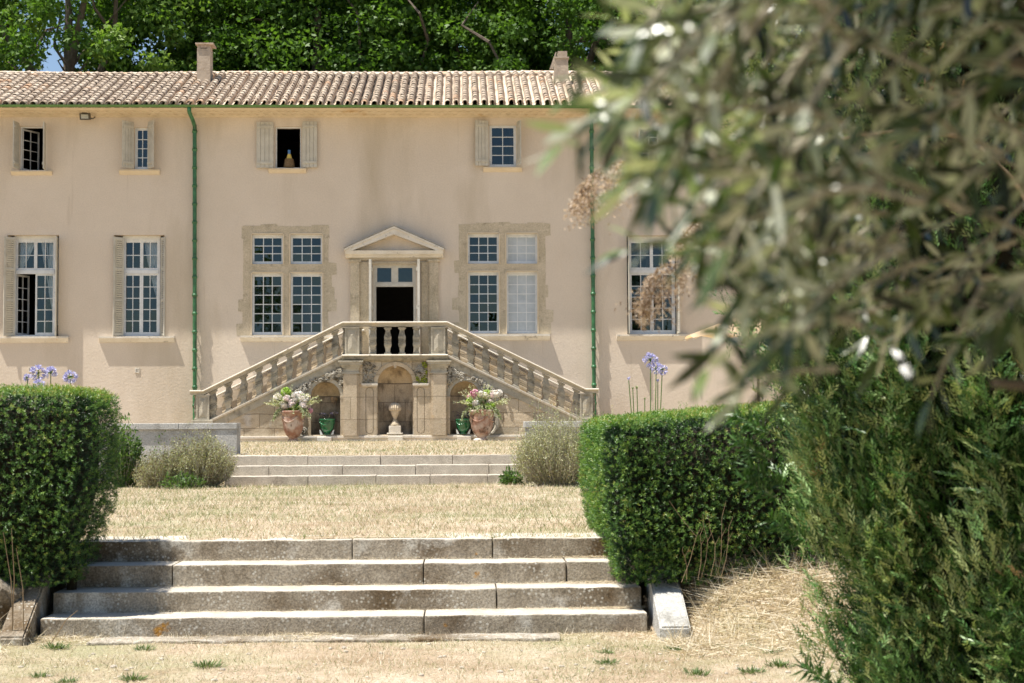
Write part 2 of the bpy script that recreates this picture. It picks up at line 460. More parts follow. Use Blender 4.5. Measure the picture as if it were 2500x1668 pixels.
class MB:
    """collects shapes given in world coordinates and links them as one mesh object"""

    def __init__(s):
        s.v = []
        s.f = []
        s.t = []

    def add(s, vs, fs, tint=None):
        n = len(s.v)
        s.v += [tuple(p) for p in vs]
        s.f += [tuple(i + n for i in f) for f in fs]
        s.t += [0.5 if tint is None else tint] * len(fs)

    def box(s, x0, x1, y0, y1, z0, z1, **k):
        s.add([(x0, y0, z0), (x1, y0, z0), (x1, y1, z0), (x0, y1, z0), (x0, y0, z1), (x1, y0, z1), (x1, y1, z1), (x0, y1, z1)],
              [(0, 3, 2, 1), (4, 5, 6, 7), (0, 1, 5, 4), (1, 2, 6, 5), (2, 3, 7, 6), (3, 0, 4, 7)], **k)
        return s

    def rough_block(s, x0, x1, y0, y1, z0, z1, b=0.014, amp=0.005):
        """worn stone block: bevelled edges, slightly uneven faces"""
        bm = bmesh.new()
        bmesh.ops.create_cube(bm, size=1.0)
        for v in bm.verts:
            v.co = Vector(((x0 + x1) / 2 + v.co.x * (x1 - x0), (y0 + y1) / 2 + v.co.y * (y1 - y0), (z0 + z1) / 2 + v.co.z * (z1 - z0)))
        bmesh.ops.bevel(bm, geom=list(bm.edges), offset=b, segments=2, affect='EDGES', profile=0.6)
        long_e = [e for e in bm.edges if abs(e.verts[0].co.x - e.verts[1].co.x) > 0.5 * (x1 - x0)]
        bmesh.ops.subdivide_edges(bm, edges=long_e, cuts=max(2, int((x1 - x0) / 0.05)))
        for v in bm.verts:
            p = v.co
            v.co = p + Vector((0, noise.noise(p * 6.0) * amp * 1.4 + noise.noise(p * 21.0) * amp * .8, noise.noise(p * 5.0 + Vector((9, 3, 1))) * amp * 1.3 + noise.noise(p * 25.0 + Vector((2, 7, 4))) * amp * .7))
        bm.verts.index_update()
        s.add([v.co[:] for v in bm.verts], [[v.index for v in f.verts] for f in bm.faces])
        bm.free()
        return s

    def bbox(s, x0, x1, y0, y1, z0, z1, b=0.01):
        """box with bevelled edges"""
        bm = bmesh.new()
        r = bmesh.ops.create_cube(bm, size=1.0)
        for v in bm.verts:
            v.co = Vector(((x0 + x1) / 2 + v.co.x * (x1 - x0), (y0 + y1) / 2 + v.co.y * (y1 - y0), (z0 + z1) / 2 + v.co.z * (z1 - z0)))
        bmesh.ops.bevel(bm, geom=list(bm.edges), offset=b, segments=2, affect='EDGES', profile=0.6)
        bm.verts.index_update()
        s.add([v.co[:] for v in bm.verts], [[v.index for v in f.verts] for f in bm.faces])
        bm.free()
        return s

    def prism(s, poly, y0, y1):
        """poly: (x,z) points, extruded from y0 to y1"""
        n = len(poly)
        a = sum(poly[i][0] * poly[(i + 1) % n][1] - poly[(i + 1) % n][0] * poly[i][1] for i in range(n))
        if a < 0:
            poly = poly[::-1]
        vs = [(x, y0, z) for x, z in poly] + [(x, y1, z) for x, z in poly]
        fs = [tuple(range(n)), tuple(range(2 * n - 1, n - 1, -1))]
        fs += [(i, i + n, (i + 1) % n + n, (i + 1) % n) for i in range(n)]
        s.add(vs, fs)
        return s

    def xprism(s, poly, x0, x1):
        """poly: (y,z) points, extruded along x"""
        n = len(poly)
        a = sum(poly[i][0] * poly[(i + 1) % n][1] - poly[(i + 1) % n][0] * poly[i][1] for i in range(n))
        if a > 0:
            poly = poly[::-1]
        vs = [(x0, y, z) for y, z in poly] + [(x1, y, z) for y, z in poly]
        fs = [tuple(range(n)), tuple(range(2 * n - 1, n - 1, -1))]
        fs += [(i, i + n, (i + 1) % n + n, (i + 1) % n) for i in range(n)]
        s.add(vs, fs)
        return s

    def tube(s, pts, rad, seg=6, caps=True, tint=None):
        pts = [Vector(p) for p in pts]
        if not hasattr(rad, '__len__'):
            rad = [rad] * len(pts)
        vs = []
        u = None
        for i, p in enumerate(pts):
            d = (pts[min(i + 1, len(pts) - 1)] - pts[max(i - 1, 0)])
            d = d.normalized() if d.length > 1e-9 else Vector((0, 0, 1))
            if u is None:
                u = d.cross(Vector((0.13, 0.31, 0.94)) if abs(d.z) < 0.9 else Vector((1, 0.1, 0))).normalized()
            u = (u - d * u.dot(d)).normalized()
            v = d.cross(u)
            for k in range(seg):
                a = 2 * math.pi * k / seg
                vs.append(p + (u * math.cos(a) + v * math.sin(a)) * rad[i])
        fs = []
        for i in range(len(pts) - 1):
            for k in range(seg):
                a, b = i * seg + k, i * seg + (k + 1) % seg
                fs.append((a, b, b + seg, a + seg))
        if caps:
            fs.append(tuple(range(seg - 1, -1, -1)))
            fs.append(tuple(len(vs) - seg + k for k in range(seg)))
        s.add(vs, fs, tint=tint)
        return s

    def lathe(s, prof, c, seg=16, rot=0.0, rib=0, ribd=0.0, a0=0.0, a1=2 * math.pi, sx=1, sy=1):
        full = abs(a1 - a0 - 2 * math.pi) < 1e-6
        n = seg if full else seg + 1
        vs, fs = [], []
        for (r, z) in prof:
            for k in range(n):
                a = a0 + (a1 - a0) * k / seg + rot
                rr = r * (1 + (ribd * abs(math.sin(rib * a / 2)) if rib else 0))
                vs.append((c[0] + rr * math.cos(a) * sx, c[1] + rr * math.sin(a) * sy, c[2] + z))
        for i in range(len(prof) - 1):
            for k in range(seg):
                a, b = i * n + k, i * n + (k + 1) % n
                fs.append((a, b, b + n, a + n))
        if full:
            if prof[0][0] > 1e-6:
                fs.append(tuple(range(n - 1, -1, -1)))
            if prof[-1][0] > 1e-6:
                fs.append(tuple((len(prof) - 1) * n + k for k in range(n)))
        s.add(vs, fs)
        return s

    def ball(s, c, r, sx=1, sy=1, sz=1, seg=8, rings=5, tint=None):
        vs, fs = [], []
        for i in range(rings + 1):
            th = math.pi * i / rings
            for k in range(seg):
                a = 2 * math.pi * k / seg
                vs.append((c[0] + r * sx * math.sin(th) * math.cos(a), c[1] + r * sy * math.sin(th) * math.sin(a), c[2] + r * sz * math.cos(th)))
        for i in range(rings):
            for k in range(seg):
                a, b = i * seg + k, i * seg + (k + 1) % seg
                fs.append((a, a + seg, b + seg, b))
        s.add(vs, fs, tint=tint)
        return s

    def build(s, name, mat, parent=None, smooth=False, tint=False):
        off = wloc(parent) if parent is not None else Vector((0, 0, 0))
        me = bpy.data.meshes.new(name)
        me.from_pydata([(a - off.x, b - off.y, c - off.z) for a, b, c in s.v], [], s.f)
        if smooth:
            me.polygons.foreach_set('use_smooth', [True] * len(me.polygons))
        if tint:
            at = me.attributes.new('tint', 'FLOAT', 'FACE')
            at.data.foreach_set('value', s.t)
        me.update()
        return link(name, me, mat, parent)


def plate(outer, holes, y0, depth):
    """flat plate in the XZ plane with holes, front at y0; returns (verts, faces)"""
    cu = bpy.data.curves.new('tmp', 'CURVE')
    cu.dimensions = '2D'
    cu.fill_mode = 'BOTH'
    cu.extrude = depth / 2
    for loop in [outer] + list(holes):
        sp = cu.splines.new('POLY')
        sp.points.add(len(loop) - 1)
        for p, (x, z) in zip(sp.points, loop):
            p.co = (x, z, 0, 1)
        sp.use_cyclic_u = True
    ob = bpy.data.objects.new('tmp', cu)
    COL.objects.link(ob)
    dg = bpy.context.evaluated_depsgraph_get()
    me = bpy.data.meshes.new_from_object(ob.evaluated_get(dg))
    vs = [(v.co.x, y0 + depth / 2 - v.co.z, v.co.y) for v in me.vertices]
    fs = [tuple(p.vertices) for p in me.polygons]
    bpy.data.objects.remove(ob)
    bpy.data.curves.remove(cu)
    bpy.data.meshes.remove(me)
    return vs, fs


def arch(xc, r, z0, zs, n=16):
    """arched opening outline, counter-clockwise"""
    pts = [(xc - r, z0), (xc + r, z0)]
    pts += [(xc + r * math.cos(math.pi * i / n), zs + r * math.sin(math.pi * i / n)) for i in range(n + 1)]
    return pts


# leaves and blades: many small templates placed by numpy into one mesh
def unit(a):
    return a / np.maximum(np.linalg.norm(a, axis=1, keepdims=True), 1e-9)


T_DIA = (np.array([[0, 0, 0], [0.5, 0.45, 0.04], [0, 1, 0], [-0.5, 0.45, 0.04]]), np.array([[0, 1, 2, 3]]))
T_TRI = (np.array([[-0.5, 0, 0], [0.5, 0, 0], [0.0, 1, 0]]), np.array([[0, 1, 2]]))
T_LEAF = (np.array([[0, 0, 0], [0.5, 0.35, 0.03], [0.42, 0.7, 0.0], [0, 1, -0.08], [-0.42, 0.7, 0.0], [-0.5, 0.35, 0.03], [0, 0.4, -0.02], [0, 0.7, -0.05]]),
          np.array([[0, 1, 6, 0], [1, 2, 7, 6], [2, 3, 7, 2], [0, 6, 5, 0], [6, 7, 4, 5], [7, 3, 4, 7]]))
T_OLV = (np.array([[0, 0, 0], [0.45, 0.3, 0.02], [0.45, 0.68, -0.02], [0, 1, -0.1], [-0.45, 0.68, -0.02], [-0.45, 0.3, 0.02]]),
         np.array([[0, 1, 4, 5], [1, 2, 3, 4]]))
T_MAPLE = (np.array([[0, 0, 0], [0.28, 0.05, 0], [0.5, 0.42, 0.05], [0.2, 0.5, 0], [0.0, 1, -0.05], [-0.2, 0.5, 0], [-0.5, 0.42, 0.05], [-0.28, 0.05, 0]]),
           np.array([[0, 1, 2, 3], [0, 3, 4, 5], [0, 5, 6, 7]]))


class Leaves:
    def __init__(s):
        s.V = []
        s.F = []
        s.T = []
        s.n = 0

    def add(s, tpl, pos, along, nrm, L, W, tint):
        tv, tf = tpl
        N = len(pos)
        if N == 0:
            return s
        A = unit(np.asarray(along, float))
        S = unit(np.cross(A, np.asarray(nrm, float)))
        B = np.cross(S, A)
        L = np.broadcast_to(np.asarray(L, float), (N,))[:, None, None]
        W = np.broadcast_to(np.asarray(W, float), (N,))[:, None, None]
        v = (np.asarray(pos)[:, None, :] + S[:, None, :] * tv[None, :, 0:1] * W + A[:, None, :] * tv[None, :, 1:2] * L
             + B[:, None, :] * tv[None, :, 2:3] * L)
        k = tv.shape[0]
        f = tf[None, :, :] + (np.arange(N) * k)[:, None, None] + s.n
        if f.shape[2] == 3:
            f = np.concatenate([f, f[:, :, :1] * 0 - 1], axis=2)
        s.V.append(v.reshape(-1, 3))
        s.F.append(f.reshape(-1, 4))
        s.T.append(np.repeat(np.broadcast_to(np.asarray(tint, float), (N,)), tf.shape[0]))
        s.n += N * k
        return s

    def mesh(s, name, off=(0, 0, 0)):
        V = np.concatenate(s.V) - np.array(off)
        F = np.concatenate(s.F)
        T = np.concatenate(s.T)
        tri = (F[:, 3] < 0) | (F[:, 3] == F[:, 0])
        tot = np.where(tri, 3, 4)
        start = np.concatenate([[0], np.cumsum(tot)[:-1]])
        mask = np.ones(F.shape, bool)
        mask[tri, 3] = False
        idx = F[mask]
        # degenerate quads written as triangles with a repeated corner
        me = bpy.data.meshes.new(name)
        me.vertices.add(len(V))
        me.vertices.foreach_set('co', V.astype(np.float32).ravel())
        me.loops.add(len(idx))
        me.loops.foreach_set('vertex_index', idx.astype(np.int32))
        me.polygons.add(len(F))
        me.polygons.foreach_set('loop_start', start.astype(np.int32))
        me.polygons.foreach_set('loop_total', tot.astype(np.int32))
        at = me.attributes.new('tint', 'FLOAT', 'FACE')
        at.data.foreach_set('value', T.astype(np.float32))
        me.update(calc_edges=True)
        return me

    def build(s, name, mat, parent=None):
        off = wloc(parent) if parent is not None else Vector((0, 0, 0))
        return link(name, s.mesh(name, off), mat, parent)


def rdir(n, zbias=0.0):
    d = rng.normal(size=(n, 3))
    d[:, 2] += zbias
    return unit(d)


def fbm(x, y, s=1.0, seed=0.0):
    """cheap smooth noise for numpy arrays, about -1..1"""
    r = 0
    for k, (a, b, c) in enumerate(((1.0, 1.7, 0.3), (2.3, 1.1, 1.9), (3.1, 4.3, 4.1), (6.7, 5.9, 2.2))):
        r = r + np.sin((x * a + y * 0.6 * b) * s + c + seed) * np.cos((y * b - x * 0.5 * a) * s + seed * 1.7 + c * 2) / (1 + 0.6 * k)
    return r / 2.2

# ================================================================== SETTING
YF = 45.2          # facade plane
YS = 43.6          # front plane of the staircase
ZL = -1.13         # lower lawn
ZM = -0.46         # middle lawn
SX0, SX1 = -3.36, 1.47      # lower steps
UX0, UX1 = -3.86, 1.02      # upper steps


def sstep(a, b, x):
    t = np.clip((x - a) / (b - a), 0, 1)
    return t * t * (3 - 2 * t)


def H(x, y):
    """ground height"""
    x = np.asarray(x, float)
    y = np.asarray(y, float)
    low = ZL + 0.018 * fbm(x, y, 1.6) + 0.08 * sstep(1.5, 3.0, x) * sstep(10.5, 12.0, y)
    mid = ZM + 0.015 * fbm(x, y, 0.9, 2.0)
    up = 0.01 * fbm(x, y, 0.6, 5.0)
    near = np.exp(-((x - 1.68) / .32) ** 2) + np.exp(-((x + 3.5) / .3) ** 2)
    bank = sstep(11.7, 13.3, y + 0.15 * fbm(x, y, 0.8, 1.0) - .75 * np.clip(near, 0, 1))
    inside = (x > SX0 - 0.12) & (x < SX1 + 0.1)
    zi = np.where(y < 13.72, low, mid)
    zo = low + (mid - low) * bank
    z = np.where(inside, zi, zo)
    ins2 = (x > UX0 - 0.05) & (x < UX1 + 0.05)
    edge = np.where(ins2, 26.1, 27.1)
    z = np.where(y > edge, up, z)
    return z


xs = np.concatenate([[-600, -300, -120, -60, -30], np.arange(-20, -5, 0.5), np.arange(-5, 6, 0.12), np.arange(6, 20, 0.5), [30, 60, 120, 300, 600]])
ys = np.concatenate([[-600, -200, -80, -30, -10, 0, 4, 7], np.arange(8.5, 14.5, 0.1), np.arange(14.5, 25.9, 0.3), [26.0, 26.09, 26.11, 26.5, 27.09, 27.11],
                     np.arange(27.5, 45.5, 0.6), [60, 90, 200, 600, 1500]])
XX, YY = np.meshgrid(xs, ys)
ZZ = H(XX, YY)
nv, nu = XX.shape
vs = np.stack([XX, YY, ZZ], -1).reshape(-1, 3)
fs = [(j * nu + i, j * nu + i + 1, (j + 1) * nu + i + 1, (j + 1) * nu + i) for j in range(nv - 1) for i in range(nu - 1)]
me = bpy.data.meshes.new('ground')
me.from_pydata([tuple(v) for v in vs], [], fs)
me.update()
tag(link('ground', me, M['ground']), kind='structure')


# ------------------------------------------------------------------ garden steps
def flight(name, label, cat, mat, x0, x1, fronts, tops, joints, rise, depth, parent_loc, b=0.010, wob=0.004):
    t = thing(name, label, cat, parent_loc)
    for k, (yf, zt) in enumerate(zip(fronts, tops)):
        mb = MB()
        cuts = [x0 + 0.0] + joints[k] + [x1]
        for a, c in zip(cuts[:-1], cuts[1:]):
            dz, dy = random.uniform(-wob, wob), random.uniform(-wob, wob) * 1.5
            mb.rough_block(a + 0.004, c - 0.004, yf + dy, yf + depth, zt - rise - 0.03, zt + dz, b, .005)
        o = mb.build('step', mat, t, smooth=False)
        o.data.materials.append(M['tread'])  # up-facing faces paler: foot wear plus sunlit brightness put into the colour
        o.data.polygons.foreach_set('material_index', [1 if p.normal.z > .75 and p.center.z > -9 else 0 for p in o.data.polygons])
    return t


X13 = lambda px, Y: P(px, 1400, Y).x
fr = [13.70, 13.31, 12.92, 12.53]
tp = [-0.457, -0.628, -0.808, -0.978]
jt = [[X13(860, 13.7), X13(1203, 13.7)], [X13(420, 13.3), X13(1034, 13.3), X13(1383, 13.3)],
      [X13(1212, 12.9)], [X13(1035, 12.5)]]
low = flight('garden_steps', 'broad flight of four rough grey stone steps in the foreground between two yew hedges', 'steps',
             M['step_grey'], SX0, SX1, fr, tp, jt, 0.17, 0.62, (-1, 13.1, ZL), b=0.012)
mb = MB()
mb.rough_block(-2.9, 0.75, 12.14, 12.42, ZL - 0.1, ZL + 0.022, 0.01, .006)
mb.build('threshold_slab', M['step_grey'], low)
X26 = lambda px, Y: P(px, 1140, Y).x
fr = [26.0, 25.65, 25.3]
tp = [0.0, -0.155, -0.31]
jt = [[X26(752, 26), X26(929, 26), X26(1105, 26)], [X26(663, 26), X26(840, 26), X26(1016, 26), X26(1193, 26)], [X26(752, 25.3), X26(918, 25.3), X26(1050, 25.3), X26(1190, 25.3)]]
flight('terrace_steps', 'three long pale stone steps up to the grass before the double staircase', 'steps',
       M['step_pale'], UX0, UX1, fr, tp, jt, 0.155, 0.6, (-1.4, 25.6, ZM), b=0.008)

# sloping cheek stones at the ends of the lower steps
for (lab, c0, c1, y0, y1, z0, z1, wd) in (
        ('sloping grey cheek stone at the right end of the lower steps beside loose straw', 1.66, 1.635, 13.2, 12.1, -0.60, -1.03, 0.24),
        ('weathered leaning cheek stone at the left end of the lower steps, half in hedge shade', -3.53, -3.46, 13.1, 12.1, -0.62, -1.06, 0.20)):
    t = thing('cheek_stone', lab, 'kerb stone', ((c0 + c1) / 2, 12.6, ZL), 'cheek stones of the lower steps')
    bm = bmesh.new()
    h = wd / 2
    pts = [(c0 - h, y0, -1.3), (c0 + h, y0, -1.3), (c1 + h, y1, -1.3), (c1 - h, y1, -1.3), (c0 - h, y0, z0), (c0 + h, y0, z0), (c1 + h, y1, z1), (c1 - h, y1, z1)]
    bv = [bm.verts.new(Vector(p) - t.location) for p in pts]
    for f in [(0, 1, 2, 3), (7, 6, 5, 4), (0, 4, 5, 1), (1, 5, 6, 2), (2, 6, 7, 3), (3, 7, 4, 0)]:
        bm.faces.new([bv[i] for i in f])
    bmesh.ops.recalc_face_normals(bm, faces=list(bm.faces))
    bmesh.ops.bevel(bm, geom=list(bm.edges), offset=0.015, segments=2, affect='EDGES')
    me = bpy.data.meshes.new('slab')
    bm.to_mesh(me)
    bm.free()
    link('slab', me, M['wall_grey'] if c0 > 0 else M['step_grey'], t)
# a boulder at the far left
mb = MB()
c = P(8, 1430, 12.6)
mb.ball((c.x - 0.05, 12.7, -0.84), 0.26, 0.8, 0.8, 0.75, 12, 8)
mb.v = [(x + 0.03 * math.sin(x * 23 + z * 17), y + 0.03 * math.sin(z * 19 + x * 7), z + 0.035 * math.sin(x * 15 + y * 21)) for x, y, z in mb.v]
o = mb.build('boulder', M['step_grey'])
tag(o, 'rough grey boulder beside the left cheek stone under the hedge', 'rock')

# ------------------------------------------------------------------ parapet walls beside the upper steps
for (lab, x0, x1, inner) in (('low grey rendered parapet wall left of the upper steps behind dry bushes', -12.5, -3.90, 1),
                             ('low grey parapet wall right of the upper steps with a sunlit end', 1.05, 13.0, -1)):
    t = thing('parapet_wall', lab, 'wall', ((x0 + x1) / 2, 27.3, ZM), 'parapet walls of the upper terrace')
    mb = MB()
    mb.box(x0 + (0.03 if inner < 0 else 0), x1 - (0.03 if inner > 0 else 0), 27.04, 27.42, ZM - 0.1, 0.44)
    mb.build('wall_body', M['wall_grey'], t)
    mb = MB()
    k = x0
    while k < x1 - 0.05:
        e = min(x1, k + 1.9)
        mb.bbox(k + 0.002, e - 0.002, 27.0, 27.46, 0.442, 0.55, 0.01)
        k = e
    mb.build('coping', M['wall_grey'], t)
    if inner > 0:
        mb = MB()
        mb.box(x1 - 0.36, x1 - 0.005, 27.015, 27.44, ZM - 0.1, 0.439)
        mb.build('end_block', M['wall_grey'], t)

# ================================================================== HOUSE
house = thing('country_house', 'long two-storey pinkish beige plastered country house with a clay tile roof', 'house', (-2.0, YF, 0))
HX0, HX1 = -27.0, 27.0


def fx(px, py=600, Y=YF):
    return P(px, py, Y).x


def fz(py, px=1131, Y=YF):
    return P(px, py, Y).z


openings = []      # rectangles (x0,x1,z0,z1)


def rect(px0, px1, py0, py1, Y=YF):
    """photo box -> x0,x1,z0,z1 on the facade"""
    cx, cy = (px0 + px1) / 2, (py0 + py1) / 2
    return (P(px0, cy, Y).x, P(px1, cy, Y).x, P(cx, py1, Y).z, P(cx, py0, Y).z)


def loop(r):
    x0, x1, z0, z1 = r
    return [(x0, z0), (x1, z0), (x1, z1), (x0, z1)]


def casement(mb, x0, x1, z0, z1, cols, rows, y, fw=0.045, bar=0.022, th=0.045):
    """one glazed leaf: frame and glazing bars"""
    mb.box(x0, x0 + fw, y, y + th, z0, z1)
    mb.box(x1 - fw, x1, y, y + th, z0, z1)
    mb.box(x0 + fw, x1 - fw, y + 0.002, y + th, z0, z0 + fw * 1.3)
    mb.box(x0 + fw, x1 - fw, y + 0.002, y + th, z1 - fw, z1)
    ax0, ax1, az0, az1 = x0 + fw, x1 - fw, z0 + fw * 1.3, z1 - fw
    for i in range(1, cols):
        x = ax0 + (ax1 - ax0) * i / cols
        mb.box(x - bar / 2, x + bar / 2, y + 0.008, y + th - 0.005, az0, az1)
    for j in range(1, rows):
        z = az0 + (az1 - az0) * j / rows
        mb.box(ax0, ax1, y + 0.011, y + th - 0.008, z - bar / 2, z + bar / 2)
    return ax0, ax1, az0, az1


def pane(parent, a, y, grid=(1, 1), mat='glass'):
    """panes of one leaf; old panes sit at slightly different angles"""
    x0, x1, z0, z1 = a
    mb = MB()
    nx, nz = grid
    for i in range(nx):
        for j in range(nz):
            xa, xb = x0 + (x1 - x0) * i / nx, x0 + (x1 - x0) * (i + 1) / nx
            za, zb = z0 + (z1 - z0) * j / nz, z0 + (z1 - z0) * (j + 1) / nz
            t, u = random.gauss(0.004, .009), random.gauss(0, .010)
            dx, dz = (xb - xa) / 2, (zb - za) / 2
            mb.add([(xa, y - u * dx - t * dz, za), (xb, y + u * dx - t * dz, za), (xb, y + u * dx + t * dz, zb), (xa, y - u * dx + t * dz, zb)], [(0, 1, 2, 3)])
    return mb.build('pane', M[mat], parent)


def sill(parent, px0, px1, py0, py1, proj=0.115, name='sill', mat='coping', mould=True):
    x0, x1, z0, z1 = rect(px0, px1, py0, py1)
    h = z1 - z0
    mb = MB()
    if mould:
        mb.xprism([(YF + 0.02, z1), (YF - proj, z1), (YF - proj, z1 - 0.3 * h), (YF - proj + 0.02, z1 - 0.42 * h), (YF - proj * 0.4, z1 - 0.8 * h), (YF - 0.02, z0), (YF + 0.02, z0)], x0, x1)
    else:
        mb.xprism([(YF + 0.02, z1), (YF - proj, z1), (YF - proj, z1 - 0.5 * h), (YF - 0.02, z0), (YF + 0.02, z0)], x0, x1)
    return mb.build(name, M[mat], parent)


def board_shutter(parent, x0, x1, z0, z1, y, ang=0.0, hinge='l', n=4):
    """ledged board shutter lying near the wall; ang swings it out about its hinge side"""
    mb = MB()
    w_ = x1 - x0
    for i in range(n):
        mb.box(w_ * i / n + 0.004, w_ * (i + 1) / n - 0.004, 0, 0.028, 0, z1 - z0)
    for zc in (0.11, 0.89):
        mb.box(0.01, w_ - 0.01, -0.022, -0.001, (z1 - z0) * zc - 0.035, (z1 - z0) * zc + 0.035)
    mb.tube([(0 if hinge == 'l' else w_, 0.01, 0.05), (0 if hinge == 'l' else w_, 0.01, z1 - z0 - 0.05)], 0.012, 5)
    out = []
    for (a, b, c) in mb.v:
        if hinge == 'l':
            out.append((x0 + a * math.cos(ang) + b * math.sin(ang), y - a * math.sin(ang) + b * math.cos(ang), z0 + c))
        else:
            d = w_ - a
            out.append((x1 - d * math.cos(ang) - b * math.sin(ang), y - d * math.sin(ang) + b * math.cos(ang), z0 + c))
    mb.v = out
    return mb.build('shutter', M['shutter'], parent)


def louvre_shutter(parent, xh, yh, ang, w_, z0, z1):
    """louvred shutter hinged at xh; ang = 0 lies to the right in the wall plane, turns outwards"""
    mb = MB()
    h = z1 - z0
    mb.box(0, 0.05, 0, 0.035, 0, h)
    mb.box(w_ - 0.05, w_, 0, 0.035, 0, h)
    for zc in (0, 0.36, 0.68, 1):
        zz = min(max(zc * h, 0.04), h - 0.04)
        mb.box(0.05, w_ - 0.05, 0.002, 0.033, zz - 0.035, zz + 0.035)
    n = int(h / 0.065)
    for i in range(n):
        z = 0.05 + i * (h - 0.1) / n
        mb.xprism([(0.004, z), (0.010, z - 0.004), (0.031, z + 0.045), (0.025, z + 0.05)], 0.05, w_ - 0.05)
    c, s_ = math.cos(ang), math.sin(ang)
    mb.v = [(xh + a * c + b * s_, yh - a * s_ + b * c, z0 + zz) for a, b, zz in mb.v]
    return mb.build('shutter', M['shutter'], parent)


def curtain(parent, x0t, x1t, x0b, x1b, z0, z1, y):
    mb = MB()
    n, m_ = 26, 8
    vs = []
    for j in range(m_ + 1):
        f = j / m_
        a, b = x0t + (x0b - x0t) * f ** 1.3, x1t + (x1b - x1t) * f ** 1.3
        for i in range(n + 1):
            u = i / n
            vs.append((a + (b - a) * u, y + 0.025 * math.sin(u * 34 + f * 1.5) + 0.01 * math.sin(u * 71), z1 + (z0 - z1) * f))
    fs = [(j * (n + 1) + i, j * (n + 1) + i + 1, (j + 1) * (n + 1) + i + 1, (j + 1) * (n + 1) + i) for j in range(m_) for i in range(n)]
    mb.add(vs, fs)
    return mb.build('curtain', M['curtain'], parent, smooth=True)


YG = YF + 0.20      # glazing plane of recessed windows

# ---- small upper windows
def upper(px0, px1, py0, py1, cols, rows, sillpx, shut, leaf='closed', label=None):
    r = rect(px0, px1, py0, py1)
    openings.append(r)
    x0, x1, z0, z1 = r
    mb = MB()
    y = YF + 0.10
    f = 0.035
    mb.box(x0, x0 + f, y, y + 0.07, z0, z1)
    mb.box(x1 - f, x1, y, y + 0.07, z0, z1)
    mb.box(x0 + f, x1 - f, y + 0.001, y + 0.07, z1 - f, z1)
    mb.box(x0 + f, x1 - f, y + 0.001, y + 0.07, z0, z0 + f)
    if leaf == 'closed':
        a = casement(mb, x0 + f + 0.002, x1 - f - 0.002, z0 + f + 0.002, z1 - f - 0.002, cols, rows, y + 0.012, 0.035)
    o = mb.build('window', M['white_wood'], house)
    if label:
        o['label'] = label
    if leaf == 'closed':
        pane(o, a, y + 0.035, (cols, rows))
    if leaf == 'open':      # leaf swung into the room about the left jamb
        lb = MB()
        wd = (x1 - x0) - 2 * f
        a = casement(lb, 0, wd, z0 + f + 0.01, z1 - f - 0.01, cols, rows, 0, 0.045)
        ang = R(62)
        def rotv(a_, b_, c_):
            return (x0 + f + a_ * math.cos(ang) - b_ * math.sin(ang), y + 0.075 + a_ * math.sin(ang) + b_ * math.cos(ang), c_)
        lb.v = [rotv(*v) for v in lb.v]
        lb.build('open_leaf', M['white_wood'], o)
        pb = MB()
        pb.add([rotv(a[0], .02, a[2]), rotv(a[1], .02, a[2]), rotv(a[1], .02, a[3]), rotv(a[0], .02, a[3])], [(0, 1, 2, 3)])
        pb.build('pane', M['glass'], o)
    sill(o, *sillpx, proj=0.10, mat='ochre')
    for s_ in shut:
        sx0, sx1, sy0, sy1, ang, hinge = s_
        q = rect(sx0, sx1, sy0, sy1)
        wd = min((q[1] - q[0]) / math.cos(ang), .40 if ang > .4 else .6)
        if hinge == 'l':
            board_shutter(o, q[0], q[0] + wd, q[2], q[3], YF - 0.075, ang, 'l')
        else:
            board_shutter(o, q[1] - wd, q[1], q[2], q[3], YF - 0.075, ang, 'r')
    return o


upper(48, 112, 308, 417, 2, 4, (28, 128, 418, 428), [(38, 49, 302, 415, R(83), 'r'), (112, 117, 304, 417, R(84), 'l')], 'open',
      'small upper window standing open, its leaf swung in')
upper(328, 364, 311, 413, 2, 4, (292, 391, 415, 427), [(306, 328, 300, 413, R(50), 'r'), (362, 380, 299, 413, R(55), 'l')],
      label='narrow upper window between half-closed shutters')
upper(672, 735, 309, 411, 2, 4, (656, 748, 412, 423), [(627, 668, 299, 411, 0.05, 'r'), (739, 775, 298, 410, 0.05, 'l')], 'none',
      label='open upper window with grey shutters folded back on both sides')
upper(1195, 1260, 305, 407, 2, 4, (1180, 1275, 409, 420), [(1160, 1192, 296, 406, 0.2, 'r'), (1261, 1269, 300, 406, R(75), 'l')],
      label='closed upper window with eight blue panes')
upper(1558, 1612, 308, 398, 2, 4, (1540, 1632, 400, 411), [(1516, 1554, 304, 396, 0.05, 'r'), (1615, 1650, 304, 396, 0.05, 'l')],
      label='upper window half hidden by olive leaves')
upper(2050, 2108, 309, 404, 2, 4, (2030, 2125, 406, 417), [(2010, 2045, 300, 404, 0.05, 'r')], label='upper window hidden behind the cypress')


